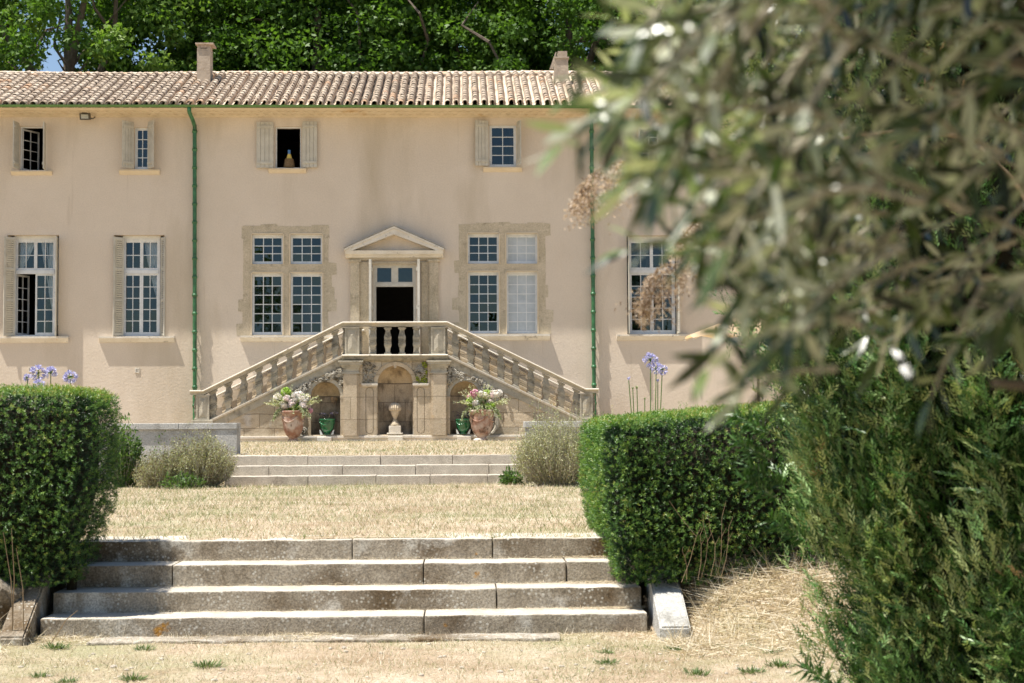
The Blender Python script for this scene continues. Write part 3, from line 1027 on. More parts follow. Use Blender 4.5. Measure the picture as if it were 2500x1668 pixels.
# ---- tall french windows of the ground floor
def tall(px0, px1, py0, py1, wx0, wx1, sillpx, leaf, shutters, curt, label):
    r = rect(px0, px1, py0, py1)
    openings.append(r)
    x0, x1, z0, z1 = r
    yb = YF + 0.22
    fx0, fx1 = fx(wx0, 700, yb), fx(wx1, 700, yb)
    zt = z1 - 0.10
    ztr = z0 + (z1 - z0) * 0.642          # transom bar
    mb = MB()
    f = 0.05
    mb.box(fx0, fx0 + f, yb, yb + 0.08, z0, zt)
    mb.box(fx1 - f, fx1, yb, yb + 0.08, z0, zt)
    mb.box(fx0 + f, fx1 - f, yb + 0.001, yb + 0.08, zt - f, zt)
    mb.box(fx0 + f, fx1 - f, yb - 0.02, yb + 0.08, ztr - 0.055, ztr + 0.055)
    mb.box(fx0 + f, fx1 - f, yb + 0.001, yb + 0.08, z0, z0 + 0.06)
    xm = (fx0 + fx1) / 2
    A = []
    A.append(casement(mb, fx0 + f, xm, ztr + 0.057, zt - f, 2, 2, yb + 0.012))
    A.append(casement(mb, xm + .002, fx1 - f, ztr + 0.057, zt - f, 2, 2, yb + 0.012))
    if leaf != 'open':
        A.append(casement(mb, fx0 + f, xm - .001, z0 + 0.062, ztr - 0.057, 2, 5, yb + 0.012, 0.05))
    A.append(casement(mb, xm + .002, fx1 - f, z0 + 0.062, ztr - 0.057, 2, 5, yb + 0.012, 0.05))
    mb.box(fx0, fx1, yb + 0.003, yb + 0.10, zt + 0.001, z1)        # head board
    o = mb.build('window', M['white_wood'], house)
    o['label'] = label
    for i_, a in enumerate(A):
        pane(o, a, yb + 0.035, (2, 2 if i_ < 2 else 5))
    if leaf == 'open':
        lb = MB()
        wd = xm - fx0 - f
        a = casement(lb, 0, wd, z0 + 0.065, ztr - 0.06, 2, 5, 0, 0.05)
        ang = R(66)
        rv = lambda a_, b_, c_: (fx0 + f + a_ * math.cos(ang) - b_ * math.sin(ang), yb + 0.09 + a_ * math.sin(ang) + b_ * math.cos(ang), c_)
        lb.v = [rv(*v) for v in lb.v]
        lb.build('open_leaf', M['white_wood'], o)
        pb = MB()
        pb.add([rv(a[0], .02, a[2]), rv(a[1], .02, a[2]), rv(a[1], .02, a[3]), rv(a[0], .02, a[3])], [(0, 1, 2, 3)])
        pb.build('pane', M['glass'], o)
    sill(o, *sillpx)
    for s_ in shutters:
        louvre_shutter(o, *s_, z0 + 0.01, z1 - 0.06)
    for c_ in curt:
        curtain(o, fx0 + c_[0] * (fx1 - fx0), fx0 + c_[1] * (fx1 - fx0), fx0 + c_[2] * (fx1 - fx0), fx0 + c_[3] * (fx1 - fx0),
                z0 + c_[4] * (z1 - z0), z0 + c_[5] * (z1 - z0), yb + 0.22 + c_[6])
    return o, r


X1a = fx(17)
tall(17, 143, 574, 822, 35, 137, (-6, 168, 822, 837), 'open',
     [(fx(36), YF + 0.05, R(180 - 40), 0.34), (fx(137), YF + 0.10, R(82), 0.40)],
     [(0.02, 0.46, -0.02, 0.08, 0.62, 0.99, 0.0), (0.58, 1.0, 0.93, 1.02, 0.12, 0.99, 0.0)], 'tall window with one lower leaf standing open')
tall(277, 401, 574, 821, 299, 391, (243, 427, 822, 836), 'closed',
     [(fx(300), YF + 0.10, R(180 - 38), 0.32), (fx(391), YF + 0.10, R(48), 0.20)],
     [(0.52, 1.0, 0.92, 1.02, 0.3, 0.99, 0.0)], 'tall closed window with a white curtain gathered to the right')
tall(1531, 1656, 575, 816, 1534, 1648, (1505, 1681, 817, 831), 'closed',
     [(fx(1534), YF + 0.08, R(97), 0.36), (fx(1650), YF + 0.08, R(85), 0.36)], [], 'tall window right of the right downpipe behind dry plumes')
tall(1990, 2110, 575, 816, 1994, 2104, (1965, 2135, 817, 831), 'closed',
     [], [], 'tall window hidden behind the olive branches')


# ---- mullioned windows with weathered stone surrounds
def ragged(x0, x1, z0, z1):
    """surround outline with toothed quoins"""
    rr = random.Random(int(abs(x0) * 100))
    pts = []
    n = 9
    for i in range(n):                                   # right side going up
        e = rr.choice([0.0, 0.03, 0.10, 0.18, 0.24, 0.02])
        za, zb = z0 + (z1 - z0) * i / n, z0 + (z1 - z0) * (i + 1) / n
        pts += [(x1 + e, za + 0.01), (x1 + e + rr.uniform(-.02, .02), zb - 0.01)]
    for i in range(5):
        e = rr.choice([0.0, 0.05, 0.02, 0.08])
        xa, xb = x1 + (x0 - x1) * i / 5, x1 + (x0 - x1) * (i + 1) / 5
        pts += [(xa - 0.01, z1 + e), (xb + 0.01, z1 + e + rr.uniform(-.02, .02))]
    for i in range(n):
        e = rr.choice([0.0, 0.02, 0.05, 0.14, 0.20, 0.0])
        za, zb = z1 + (z0 - z1) * i / n, z1 + (z0 - z1) * (i + 1) / n
        pts += [(x0 - e, za - 0.01), (x0 - e + rr.uniform(-.02, .02), zb + 0.01)]
    return pts


def mullioned(ops, out, sillpx, blinds, label):
    rs = [rect(*o_) for o_ in ops]
    for r in rs:
        openings.append(r)
    mb = MB()
    pans = []
    y = YF + 0.10
    for i, r in enumerate(rs):
        x0, x1, z0, z1 = r
        rows = 3 if i < 2 else 6
        tp_ = 0.06
        f = 0.012
        mb.box(x0, x0 + f, y, y + 0.07, z0, z1)
        mb.box(x1 - f, x1, y, y + 0.07, z0, z1)
        pans.append(casement(mb, x0 + f, x1 - f, z0 + 0.03, z1 - tp_, 3, rows, y + 0.01, 0.045))
        mb.box(x0 + f, x1 - f, y + 0.02, y + 0.08, z1 - tp_ + .001, z1)
        mb.box(x0 + f, x1 - f, y - 0.01, y + 0.08, z0, z0 + 0.029)
    o = mb.build('window', M['white_wood'], house)
    o['label'] = label
    for i, a in enumerate(pans):
        pane(o, a, y + 0.030, (3, 3 if i < 2 else 6), 'white_pane' if i in blinds else 'glass')
        if i in blinds:
            b = MB()
            b.box(a[0] - 0.04, a[1] + 0.04, y + 0.085, y + 0.09, a[2] - 0.04, a[3] + 0.04)
            b.build('blind', M['blind'], o)
    q = rect(*out)
    vs_, fs_ = plate(ragged(*q), [loop((r[0] + .004, r[1] - .004, r[2] + .004, r[3] - .004)) for r in rs], YF - 0.005, 0.05)
    mb = MB()
    mb.add(vs_, fs_)
    mb.build('stone_surround', M['surround'], o)
    mb = MB()
    for lo_ in rs:       # moulded inner edge of every light
        for (a, b, c, d) in ((lo_[0] - .03, lo_[0] + .002, lo_[2], lo_[3]), (lo_[1] - .002, lo_[1] + .03, lo_[2], lo_[3]), (lo_[0] + .003, lo_[1] - .003, lo_[3] - .002, lo_[3] + .03)):
            mb.box(a, b, YF - 0.03, YF + 0.03, c, d)
    mb.build('moulded_edge', M['ochre'], o)
    sill(o, *sillpx, proj=0.16)
    return o


mullioned([(615, 691, 572, 645), (709, 787, 572, 645), (615, 690, 666, 818), (709, 787, 666, 818)], (594, 802, 553, 820), (588, 822, 820, 834), (),
          'left mullioned window of four lights with clear panes')
mullioned([(1142, 1218, 570, 644), (1236, 1312, 570, 644), (1143, 1218, 663, 815), (1237, 1312, 663, 815)], (1120, 1330, 546, 817), (1108, 1342, 817, 831), (1, 3),
          'right mullioned window with whitened panes in its right-hand lights')

# ---- the entrance with its pediment
rd = rect(921 - 10, 1009 + 7, 645, 868)
rd = (rd[0], rd[1], 2.42, rd[3])
openings.append(rd)
x0, x1, z0, z1 = rd
mb = MB()
yd = YF + 0.10
zt0 = fz(741, 965, yd) ; zt1 = fz(729, 965, yd)
zb = fz(702, 965, yd)
mb.box(x0, x0 + 0.08, yd, yd + 0.1, z0, z1)
mb.box(x1 - 0.08, x1, yd, yd + 0.1, z0, z1)
mb.box(x0 + .08, x1 - .08, yd + .001, yd + 0.1, z1 - 0.07, z1)
zlo = fz(691, 965, yd)
mb.box(x0 + .08, x1 - .08, yd - .02, yd + 0.1, fz(700, 965, yd), zlo)
xm = (x0 + x1) / 2
mb.box(xm - 0.07, xm + 0.07, yd + .002, yd + 0.1, zlo, z1 - 0.07)
d = mb.build('door', M['cream_wood'], house)
d['label'] = 'open entrance door under the pediment'
for (a, b) in ((x0 + .08, xm - .07), (xm + .07, x1 - .08)):
    mb = MB()
    mb.box(a, a + .03, yd + .01, yd + .06, zlo, z1 - .07)
    mb.box(b - .03, b, yd + .01, yd + .06, zlo, z1 - .07)
    mb.box(a + .03, b - .03, yd + .012, yd + .06, zlo, zlo + .03)
    mb.box(a + .03, b - .03, yd + .012, yd + .06, z1 - .10, z1 - .07)
    mb.build('transom_light', M['cream_wood'], d)
    pane(d, (a + .03, b - .03, zlo + .03, z1 - .10), yd + .04)
for s_, px_ in ((-1, 906), (1, 1023)):
    mb = MB()
    xc = fx(px_, 700)
    zt_ = fz(637, 965)
    mb.box(xc - 0.035, xc + 0.035, YF - 0.50, YF - 0.03, 2.45, zt_)
    for zz in (0.1, 0.5, 0.9):
        za = 2.45 + (zt_ - 2.45) * zz
        mb.box(xc + s_ * -0.05 - 0.012, xc + s_ * -0.05 + 0.012, YF - 0.48, YF - 0.05, za - .05, za + .05)
    mb.build('open_shutter', M['cream_wood'], d)

por = MB()
ZC0, ZC1 = fz(628, 962, YF - .25), fz(612, 962, YF - .25)     # cornice under the pediment
for (a, b, pr) in ((856, 878, 0.10), (878, 901, 0.05), (1029, 1048, 0.05), (1048, 1070, 0.10)):
    por.box(fx(a), fx(b), YF - pr, YF + .01, 2.42, ZC0 - 0.12)
por.box(fx(878) + .002, fx(1048) - .002, YF - 0.048, YF + .01, z1 + 0.001, ZC0 - 0.12)
for (a, b) in ((852, 882), (1044, 1074)):
    por.box(fx(a), fx(b), YF - 0.13, YF + .01, ZC0 - 0.119, ZC0 - 0.06)
por.box(fx(856), fx(1070), YF - 0.09, YF + .01, ZC0 - 0.059, ZC0 + .001)
por.build('door_surround', M['surround'], d)
ped = MB()
xl, xr, xc = fx(841, 615, YF - .25), fx(1084, 615, YF - .25), fx(962, 560, YF - .25)
za = fz(558, 962, YF - .25)
ped.xprism([(YF, ZC0), (YF - .14, ZC0), (YF - .17, ZC0 + .05), (YF - .27, ZC0 + .09), (YF - .30, ZC1), (YF, ZC1)], xl + .02, xr - .02)
th = 0.15
for (xa, xb) in ((xl, xc), (xr, xc)):
    ped.prism([(xa, ZC1 + .002), (xb, za), (xb, za - th * 1.15), (xa + (xc - xa) * 0.16, ZC1 + .002)], YF - 0.30, YF)
    mb = MB()
    mb.prism([(xa - (xc - xa) * .015, ZC1 + .072), (xb, za + .085), (xb, za + .056), (xa - (xc - xa) * .012, ZC1 + .062)], YF - 0.335, YF + .001)
    mb.build('mossy_edge', M['dark_lime'], d)
    ped.prism([(xa + (xc - xa) * 0.0, ZC1 + .06), (xb, za + .055), (xb, za + .002), (xa - (xc - xa) * .0, ZC1 + .004)], YF - 0.33, YF + .001)
ped.build('pediment', M['coping'], d)
tm = MB()
tm.prism([(xl + .25, ZC1), (xr - .25, ZC1), (xc, za - .1)], YF - 0.06, YF - .002)
tm.build('tympanum', M['plaster'], d)

# ---- facade with real openings
ZEAVE = fz(262, 1131, 44.6)
ZCOR = fz(287, 1131)
vs_, fs_ = plate([(HX0, -0.3), (HX1, -0.3), (HX1, ZEAVE + 0.2), (HX0, ZEAVE + 0.2)], [loop(r) for r in openings], YF, 0.42)
mb = MB()
mb.add(vs_, fs_)
mb.box(HX0, HX0 + .4, YF + .421, 54, -0.3, ZEAVE + 0.2)
mb.box(HX1 - .4, HX1, YF + .421, 54, -0.3, ZEAVE + 0.2)
mb.box(HX0, HX1, 54.001, 54.4, -0.3, ZEAVE + 0.2)
mb.build('wall', M['plaster'], house)
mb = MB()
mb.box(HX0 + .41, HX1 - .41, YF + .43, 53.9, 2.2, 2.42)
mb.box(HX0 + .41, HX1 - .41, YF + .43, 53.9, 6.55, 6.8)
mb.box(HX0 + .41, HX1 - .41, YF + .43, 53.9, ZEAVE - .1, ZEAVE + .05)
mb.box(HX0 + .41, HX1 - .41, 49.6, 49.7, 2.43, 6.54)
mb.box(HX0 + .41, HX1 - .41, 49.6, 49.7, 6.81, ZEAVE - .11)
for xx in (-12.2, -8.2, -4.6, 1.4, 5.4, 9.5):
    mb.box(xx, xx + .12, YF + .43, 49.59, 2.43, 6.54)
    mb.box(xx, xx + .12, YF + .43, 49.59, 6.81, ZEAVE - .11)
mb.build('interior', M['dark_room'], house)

# cornice with scalloped courses
YE = 44.42      # eave edge
mb = MB()
mb.xprism([(YF + .01, ZCOR), (YF - .03, ZCOR), (YF - .14, ZCOR + .035), (YF - .15, ZCOR + .055), (YF - .34, ZCOR + .085), (YF - .35, ZCOR + .11), (YE + .12, ZEAVE - .02), (YE + .10, ZEAVE + .04), (YF + .01, ZEAVE + .04)], HX0, HX1)
for row, (yy, zz, rr) in enumerate(((YF - .145, ZCOR + .045, 0.10), (YF - .345, ZCOR + .10, 0.10))):
    n = int((HX1 - HX0) / 0.26)
    for i in range(n):
        xx = HX0 + .13 + i * 0.26 + row * .13
        if abs(xx) > 16:
            continue
        pts = [(xx + rr * math.cos(a), yy - .012 - .06 * math.sin(a), zz - 0.05 + 0.075 * math.sin(a)) for a in np.linspace(0, math.pi, 7)]
        mb.tube(pts, 0.014, 4, caps=False)
mb.build('cornice', M['ochre'], house)

# gutter
zg = fz(260, 1131, YE - .07)
mb = MB()
pr = [(math.cos(a), math.sin(a)) for a in np.linspace(math.pi, 2 * math.pi, 9)]
mb.xprism([(YE - .07 + .065 * c_, zg + .03 + .065 * s_) for c_, s_ in pr] + [(YE - .07 + .055 * c_, zg + .03 + .055 * s_) for c_, s_ in pr[::-1]], HX0, HX1)
k = HX0
while k < HX1:
    mb.xprism([(YE - .07 + .075 * c_, zg + .03 + .075 * s_) for c_, s_ in pr] + [(YE - .07 + .058 * c_, zg + .03 + .058 * s_) for c_, s_ in pr[::-1]], k, k + .035)
    k += 0.345
mb.build('gutter', M['gutter'], house)

# downpipes
for (px_t, px_b, lab) in ((475.5, 477, 'left green downpipe'), (1444, 1449.5, 'right green downpipe')):
    mb = MB()
    xt = fx(px_t, 300, YF - .12)
    xb = fx(px_b, 800, YF - .12)
    za_ = fz(300, px_t, YF - .12)
    pts = [(xt - .04, YE - .05, zg - .02), (xt - .04, YE - .02, zg - .16), (xt - .02, YF - .35, zg - .30), (xt, YF - .14, zg - .44), (xt, YF - .13, za_ - .2)]
    pts += [(xt + (xb - xt) * k_ / 8, YF - .13, za_ - .2 - k_ * (za_ - .4) / 8) for k_ in range(1, 9)]
    pts += [(xb, YF - .13, 0.05)]
    mb.tube(pts, 0.058, 12)
    z = za_ - .25
    while z > 0.1:
        f = (za_ - .2 - z) / (za_ - .4)
        xx = xt + (xb - xt) * min(max(f, 0), 1)
        mb.lathe([(0.058, -.05), (0.072, -.045), (0.072, -.02), (.078, -.015), (.078, .012), (.066, .02), (.066, .045), (0.058, .05)], (xx, YF - .13, z), 12)
        mb.box(xx - .012, xx + .012, YF - .07, YF + .01, z - .012, z + .012)
        z -= 0.53
    o = mb.build('downpipe', M['pipe'], house, smooth=True)
    o['label'] = lab

# ---- roof: slabs, channel tiles, cover tiles, ridge
RD, RH = 4.35, 1.86
ZR0 = fz(257, 1131, YE) - 0.02
ux = unit(np.array([[0, RD, RH]]))[0]
un = np.array([0, -ux[2], ux[1]])
SL = math.hypot(RD, RH)
mb = MB()
mb.xprism([(YE + .02, ZR0 - .06), (YE + .02, ZR0 - .02), (YE + RD, ZR0 + RH - .02), (YE + 2 * RD + .8, ZR0 - .3), (YE + 2 * RD + .8, ZR0 - .4), (YE + RD, ZR0 + RH - .16)], HX0, HX1)
roof = mb.build('roof', M['dark_room'], house)


def tile_tpl(r0, r1, L, th=0.013, seg=7, flip=1):
    v, f = [], []
    for (r, y) in ((r0, 0), (r1, L), (r0 - th, 0)):
        for k_ in range(seg + 1):
            a = math.pi * k_ / seg
            v.append([-r * math.cos(a), y, flip * r * math.sin(a)])
    n = seg + 1
    for k_ in range(seg):
        f.append([k_, k_ + 1, n + k_ + 1, n + k_])
        f.append([2 * n + k_, 2 * n + k_ + 1, k_ + 1, k_])
    return np.array(v, float), np.array(f)


def place_tiles(tpl, centres, slope_dir, nrm, tint, jit=0.012):
    tv, tf = tpl
    N = len(centres)
    A = unit(np.repeat([slope_dir], N, 0) + rng.normal(size=(N, 3)) * jit)
    B0 = np.repeat([nrm], N, 0)
    S = unit(np.cross(A, B0))
    B = np.cross(S, A)
    v = centres[:, None, :] + S[:, None, :] * tv[None, :, 0:1] + A[:, None, :] * tv[None, :, 1:2] + B[:, None, :] * tv[None, :, 2:3]
    f = tf[None] + (np.arange(N) * len(tv))[:, None, None]
    return v.reshape(-1, 3), f.reshape(-1, 4), np.repeat(tint, len(tf))


lv = Leaves()
cols = np.arange(HX0 + .1, HX1 - .1, 0.262)
nrow = 14
cc, ch, tt = [], [], []
for i, x in enumerate(cols):
    wob = 0.02 * math.sin(i * 1.7) + 0.012 * math.sin(i * 0.31)
    for j in range(nrow):
        s_ = -0.03 + j * (SL / nrow)
        zl = 0.015 * math.sin(x * 0.7) + 0.02 * math.sin(x * 0.23 + 1)
        b = np.array([x + wob + rng.normal() * .006, YE, ZR0 + zl]) + ux * s_
        cc.append(b + un * (0.045 + 0.012 * rng.random()))
        ch.append(b + np.array([0.131, 0, 0]) + un * 0.055)
        q = rng.random()
        if j == 0 and rng.random() < 0.30:
            q = 0.86 + 0.14 * rng.random()
        elif q > 0.8:
            q = 0.8 * rng.random() if rng.random() < 0.72 else q
        tt.append(q)
cc, ch, tt = np.array(cc), np.array(ch), np.array(tt)
utl = unit(np.array([ux - un * 0.06]))[0]
v, f, t_ = place_tiles(tile_tpl(0.100, 0.074, SL / nrow + .085, 0.018), cc + un * 0.02, utl, un, tt, 0.012)
lv.V.append(v); lv.F.append(f); lv.T.append(t_); lv.n += len(v)
v, f, t_ = place_tiles(tile_tpl(0.09, 0.075, SL / nrow + .09, flip=-1), ch, ux, un, rng.random(len(ch)) * .5, 0.01)
lv.V.append(v); lv.F.append(f + lv.n); lv.T.append(t_); lv.n += len(v)
lv.build('roof_tiles', M['tile'], roof)
# ridge tiles
lv = Leaves()
rx = np.arange(HX0, HX1, 0.37)
ctr = np.stack([rx, np.full(len(rx), YE + RD + .02), ZR0 + RH - .01 + 0.02 * np.sin(rx * .7) + 0.02 * np.sin(rx * .23 + 1) + rng.random(len(rx)) * .012], 1)
v, f, t_ = place_tiles(tile_tpl(0.12, 0.105, 0.42, 0.02), ctr, np.array([1, 0, 0.02]), np.array([0, 0, 1.0]), np.where(rng.random(len(rx)) < .2, .95, .4 + .4 * rng.random(len(rx))), 0.01)
lv.V.append(v); lv.F.append(f); lv.T.append(t_); lv.n += len(v)
lv.build('ridge_tiles', M['tile'], roof)
mb = MB()
mb.box(HX0, HX1, YE + RD - .14, YE + RD + .18, ZR0 + RH - .10, ZR0 + RH + .005)
mb.build('ridge_mortar', M['chimney'], roof)


def roofy(y):
    return ZR0 + (y - YE) / RD * RH


# chimneys
yc = 47.3
ca = rect(481, 513, 117, 200, yc)
mb = MB()
mb.box(ca[0], ca[1], yc, yc + .5, roofy(yc) - .3, ca[3])
mb.box(ca[0] - .05, ca[1] + .06, yc - .04, yc + .56, roofy(yc) - .05, roofy(yc) + .06)
ch1 = mb.build('chimney', M['chimney'], roof)
ch1['label'] = 'tall left chimney with a flat cap'
mb = MB()
mb.box(ca[0] - .05, ca[1] + .10, yc - .05, yc + .55, ca[3] + .10, ca[3] + .15)
for (a, b) in ((ca[0] + .01, ca[0] + .09), (ca[1] - .09, ca[1] - .01)):
    mb.box(a, b, yc + .01, yc + .49, ca[3] - .01, ca[3] + .102)
mb.box(ca[0] + .1, ca[1] - .1, yc + .0, yc + .06, ca[3] - .02, ca[3] + .1)
mb.v = mb.v
ch2 = mb.build('chimney_cap', M['tile'], house)
ca = rect(1353, 1387, 143, 205, yc)
cb = rect(1361, 1385, 124, 143, yc)
mb = MB()
mb.prism([(ca[0] - .03, roofy(yc) - .2), (ca[1] + .02, roofy(yc) - .2), (ca[1], ca[3]), (ca[0] + .04, ca[3])], yc, yc + .55)
mb.box(ca[0] + .01, ca[1] + .03, yc - .03, yc + .58, ca[3] + .001, ca[3] + .05)
mb.prism([(cb[0] - .04, ca[3] + .051), (cb[1], ca[3] + .051), (cb[1], cb[3]), (cb[0] + .02, cb[3])], yc + .05, yc + .45)
mb.prism([(ca[0] - .14, ca[3] - .32), (ca[0] - .02, ca[3] - .32), (cb[0] - .03, cb[3] - .04), (cb[0] - .06, cb[3] - .04)], yc + .02, yc + .12)
ch3 = mb.build('chimney', M['chimney'], roof)
ch3['label'] = 'short right chimney with a stepped top'

# vents
for (vx, vy) in ((335, 904.5), (75, 903)):
    r = rect(vx - 5.5, vx + 5.5, vy - 6, vy + 6)
    mb = MB()
    xm = (r[0] + r[1]) / 2
    for (a, b) in ((r[0], r[0] + .03), (xm - .012, xm + .012), (r[1] - .03, r[1])):
        mb.box(a, b, YF - .02, YF + .001, r[2], r[3])
    mb.box(r[0] + .03, r[1] - .03, YF - .019, YF + .001, r[3] - .03, r[3])
    mb.box(r[0] + .03, r[1] - .03, YF - .019, YF + .001, r[2], r[2] + .03)
    o = mb.build('air_vent', M['coping'], house)
    mb = MB()
    mb.box(r[0] + .02, r[1] - .02, YF - .006, YF - .001, r[2] + .02, r[3] - .02)  # thin dark plate painted where a hole would lie in shade
    mb.build('vent_dark_plate', M['dark_room'], o)

# floodlight under the eaves
c = P(207, 285, 44.85)
t = thing('floodlight', 'grey floodlight mounted under the eaves between the two left upper windows', 'floodlight', (c.x, c.y, c.z))
mb = MB()
hx, hz = 0.165, 0.10
ring = [(-hx, 0.10, hz), (hx * .75, 0.10, hz), (hx, -0.02, -hz), (-hx * .8, -0.02, -hz)]
mb.add([(c.x + a, c.y - 0.03 + b_ * .6, c.z + z_) for a, b_, z_ in ring] + [(c.x + a, c.y + 0.09 + b_ * .6, c.z + z_ + .02) for a, b_, z_ in ring],
       [(0, 3, 2, 1), (4, 5, 6, 7), (0, 1, 5, 4), (1, 2, 6, 5), (2, 3, 7, 6), (3, 0, 4, 7)])
mb.build('housing', M['metal_dark'], t)
mb = MB()
mb.add([(c.x + a * .72, c.y - 0.042 + b_ * .6, c.z + z_ * .68) for a, b_, z_ in ring], [(0, 3, 2, 1)])
mb.build('lamp_glass', M['lens'], t)
mb = MB()
mb.tube([(c.x + hx * .9, c.y + .02, c.z - .05), (c.x + hx + .05, c.y + .08, c.z - .04), (c.x + hx + .05, c.y + .33, c.z + .05)], 0.018, 6)
mb.tube([(c.x - hx * .7, c.y + .05, c.z), (c.x, c.y + .33, c.z + .06)], 0.018, 6)
mb.build('bracket', M['metal_dark'], t)

# bottle in wicker on the open upper window sill
c = P(705, 411, YF + .05)
t = thing('wicker_bottle', 'wicker covered bottle with yellow neck and blue top in the open upper window', 'bottle', (c.x, YF + .16, rect(672, 735, 309, 411)[2] + .035))
zt_ = t.location.z
mb = MB()
mb.lathe([(0.14, 0), (0.155, .03), (0.15, .12), (0.12, .24), (0.125, .26), (.1, .265)], (c.x, YF + .16, zt_), 18)
for k_ in range(6):
    mb.lathe([(0.158 - k_ * .005, .02 + k_ * .04), (0.166 - k_ * .005, .03 + k_ * .04), (0.158 - k_ * .005, .04 + k_ * .04)], (c.x, YF + .16, zt_), 18)
mb.build('basket', M['wicker'], t)
mb = MB()
mb.lathe([(0.085, .262), (0.05, .40), (.045, .405)], (c.x, YF + .16, zt_), 16)
mb.build('neck', M['yellow'], t)
mb = MB()
mb.lathe([(0.042, .404), (0.044, .52), (.04, .525)], (c.x, YF + .16, zt_), 14)
mb.build('cap', M['blue'], t)

# ================================================================== DOUBLE STAIRCASE
def q(px, py, Y=YS):
    p = P(px, py, Y)
    return p.x, p.z


XC = q(965, 950)[0]
HL = q(1092.5, 866)[0] - XC                    # half length of the landing
ZLAND = (q(837, 866)[1] + q(1092, 866)[1]) / 2   # top of the landing slab
xb, zb_ = q(502, 1031)
SLOPE = (ZLAND - zb_) / ((XC - HL) - xb)
XE = XC - q(466, 1031)[0]                       # half length of the whole staircase
stair = thing('double_staircase', 'symmetrical double stone staircase with balustrades and three niches leading up to the door', 'staircase', (XC, YS + .8, 0))
PL = 0.16     # plinth height


def sx(s, d):
    """x on the left (s=-1) or right (s=1) side at distance d from the axis"""
    return XC + s * d


# front wall with three niches
rC = (q(1005.5, 950)[0] - q(920, 950)[0]) / 2
zCs = q(965, 936)[1]
dS = XC - (q(759, 980)[0] + q(831, 980)[0]) / 2
rS = (q(831, 980)[0] - q(759, 980)[0]) / 2
zSs = q(795, 968)[1]
XBOT = HL + (ZLAND - zb_) / SLOPE
outer = [(sx(-1, XE), PL), (sx(1, XE), PL), (sx(1, XE), zb_ - .04), (sx(1, XBOT), zb_ - .04), (sx(1, HL), ZLAND - .04), (sx(-1, HL), ZLAND - .04), (sx(-1, XBOT), zb_ - .04), (sx(-1, XE), zb_ - .04)]
holes = [arch(XC, rC, PL + .03, zCs, 24), arch(XC - dS, rS, PL + .03, zSs, 20), arch(XC + dS, rS, PL + .03, zSs, 20)]
mb = MB()
mb.add(*plate(outer, holes, YS, 0.12))
mb.build('stair_wall', M['rubble'], stair)
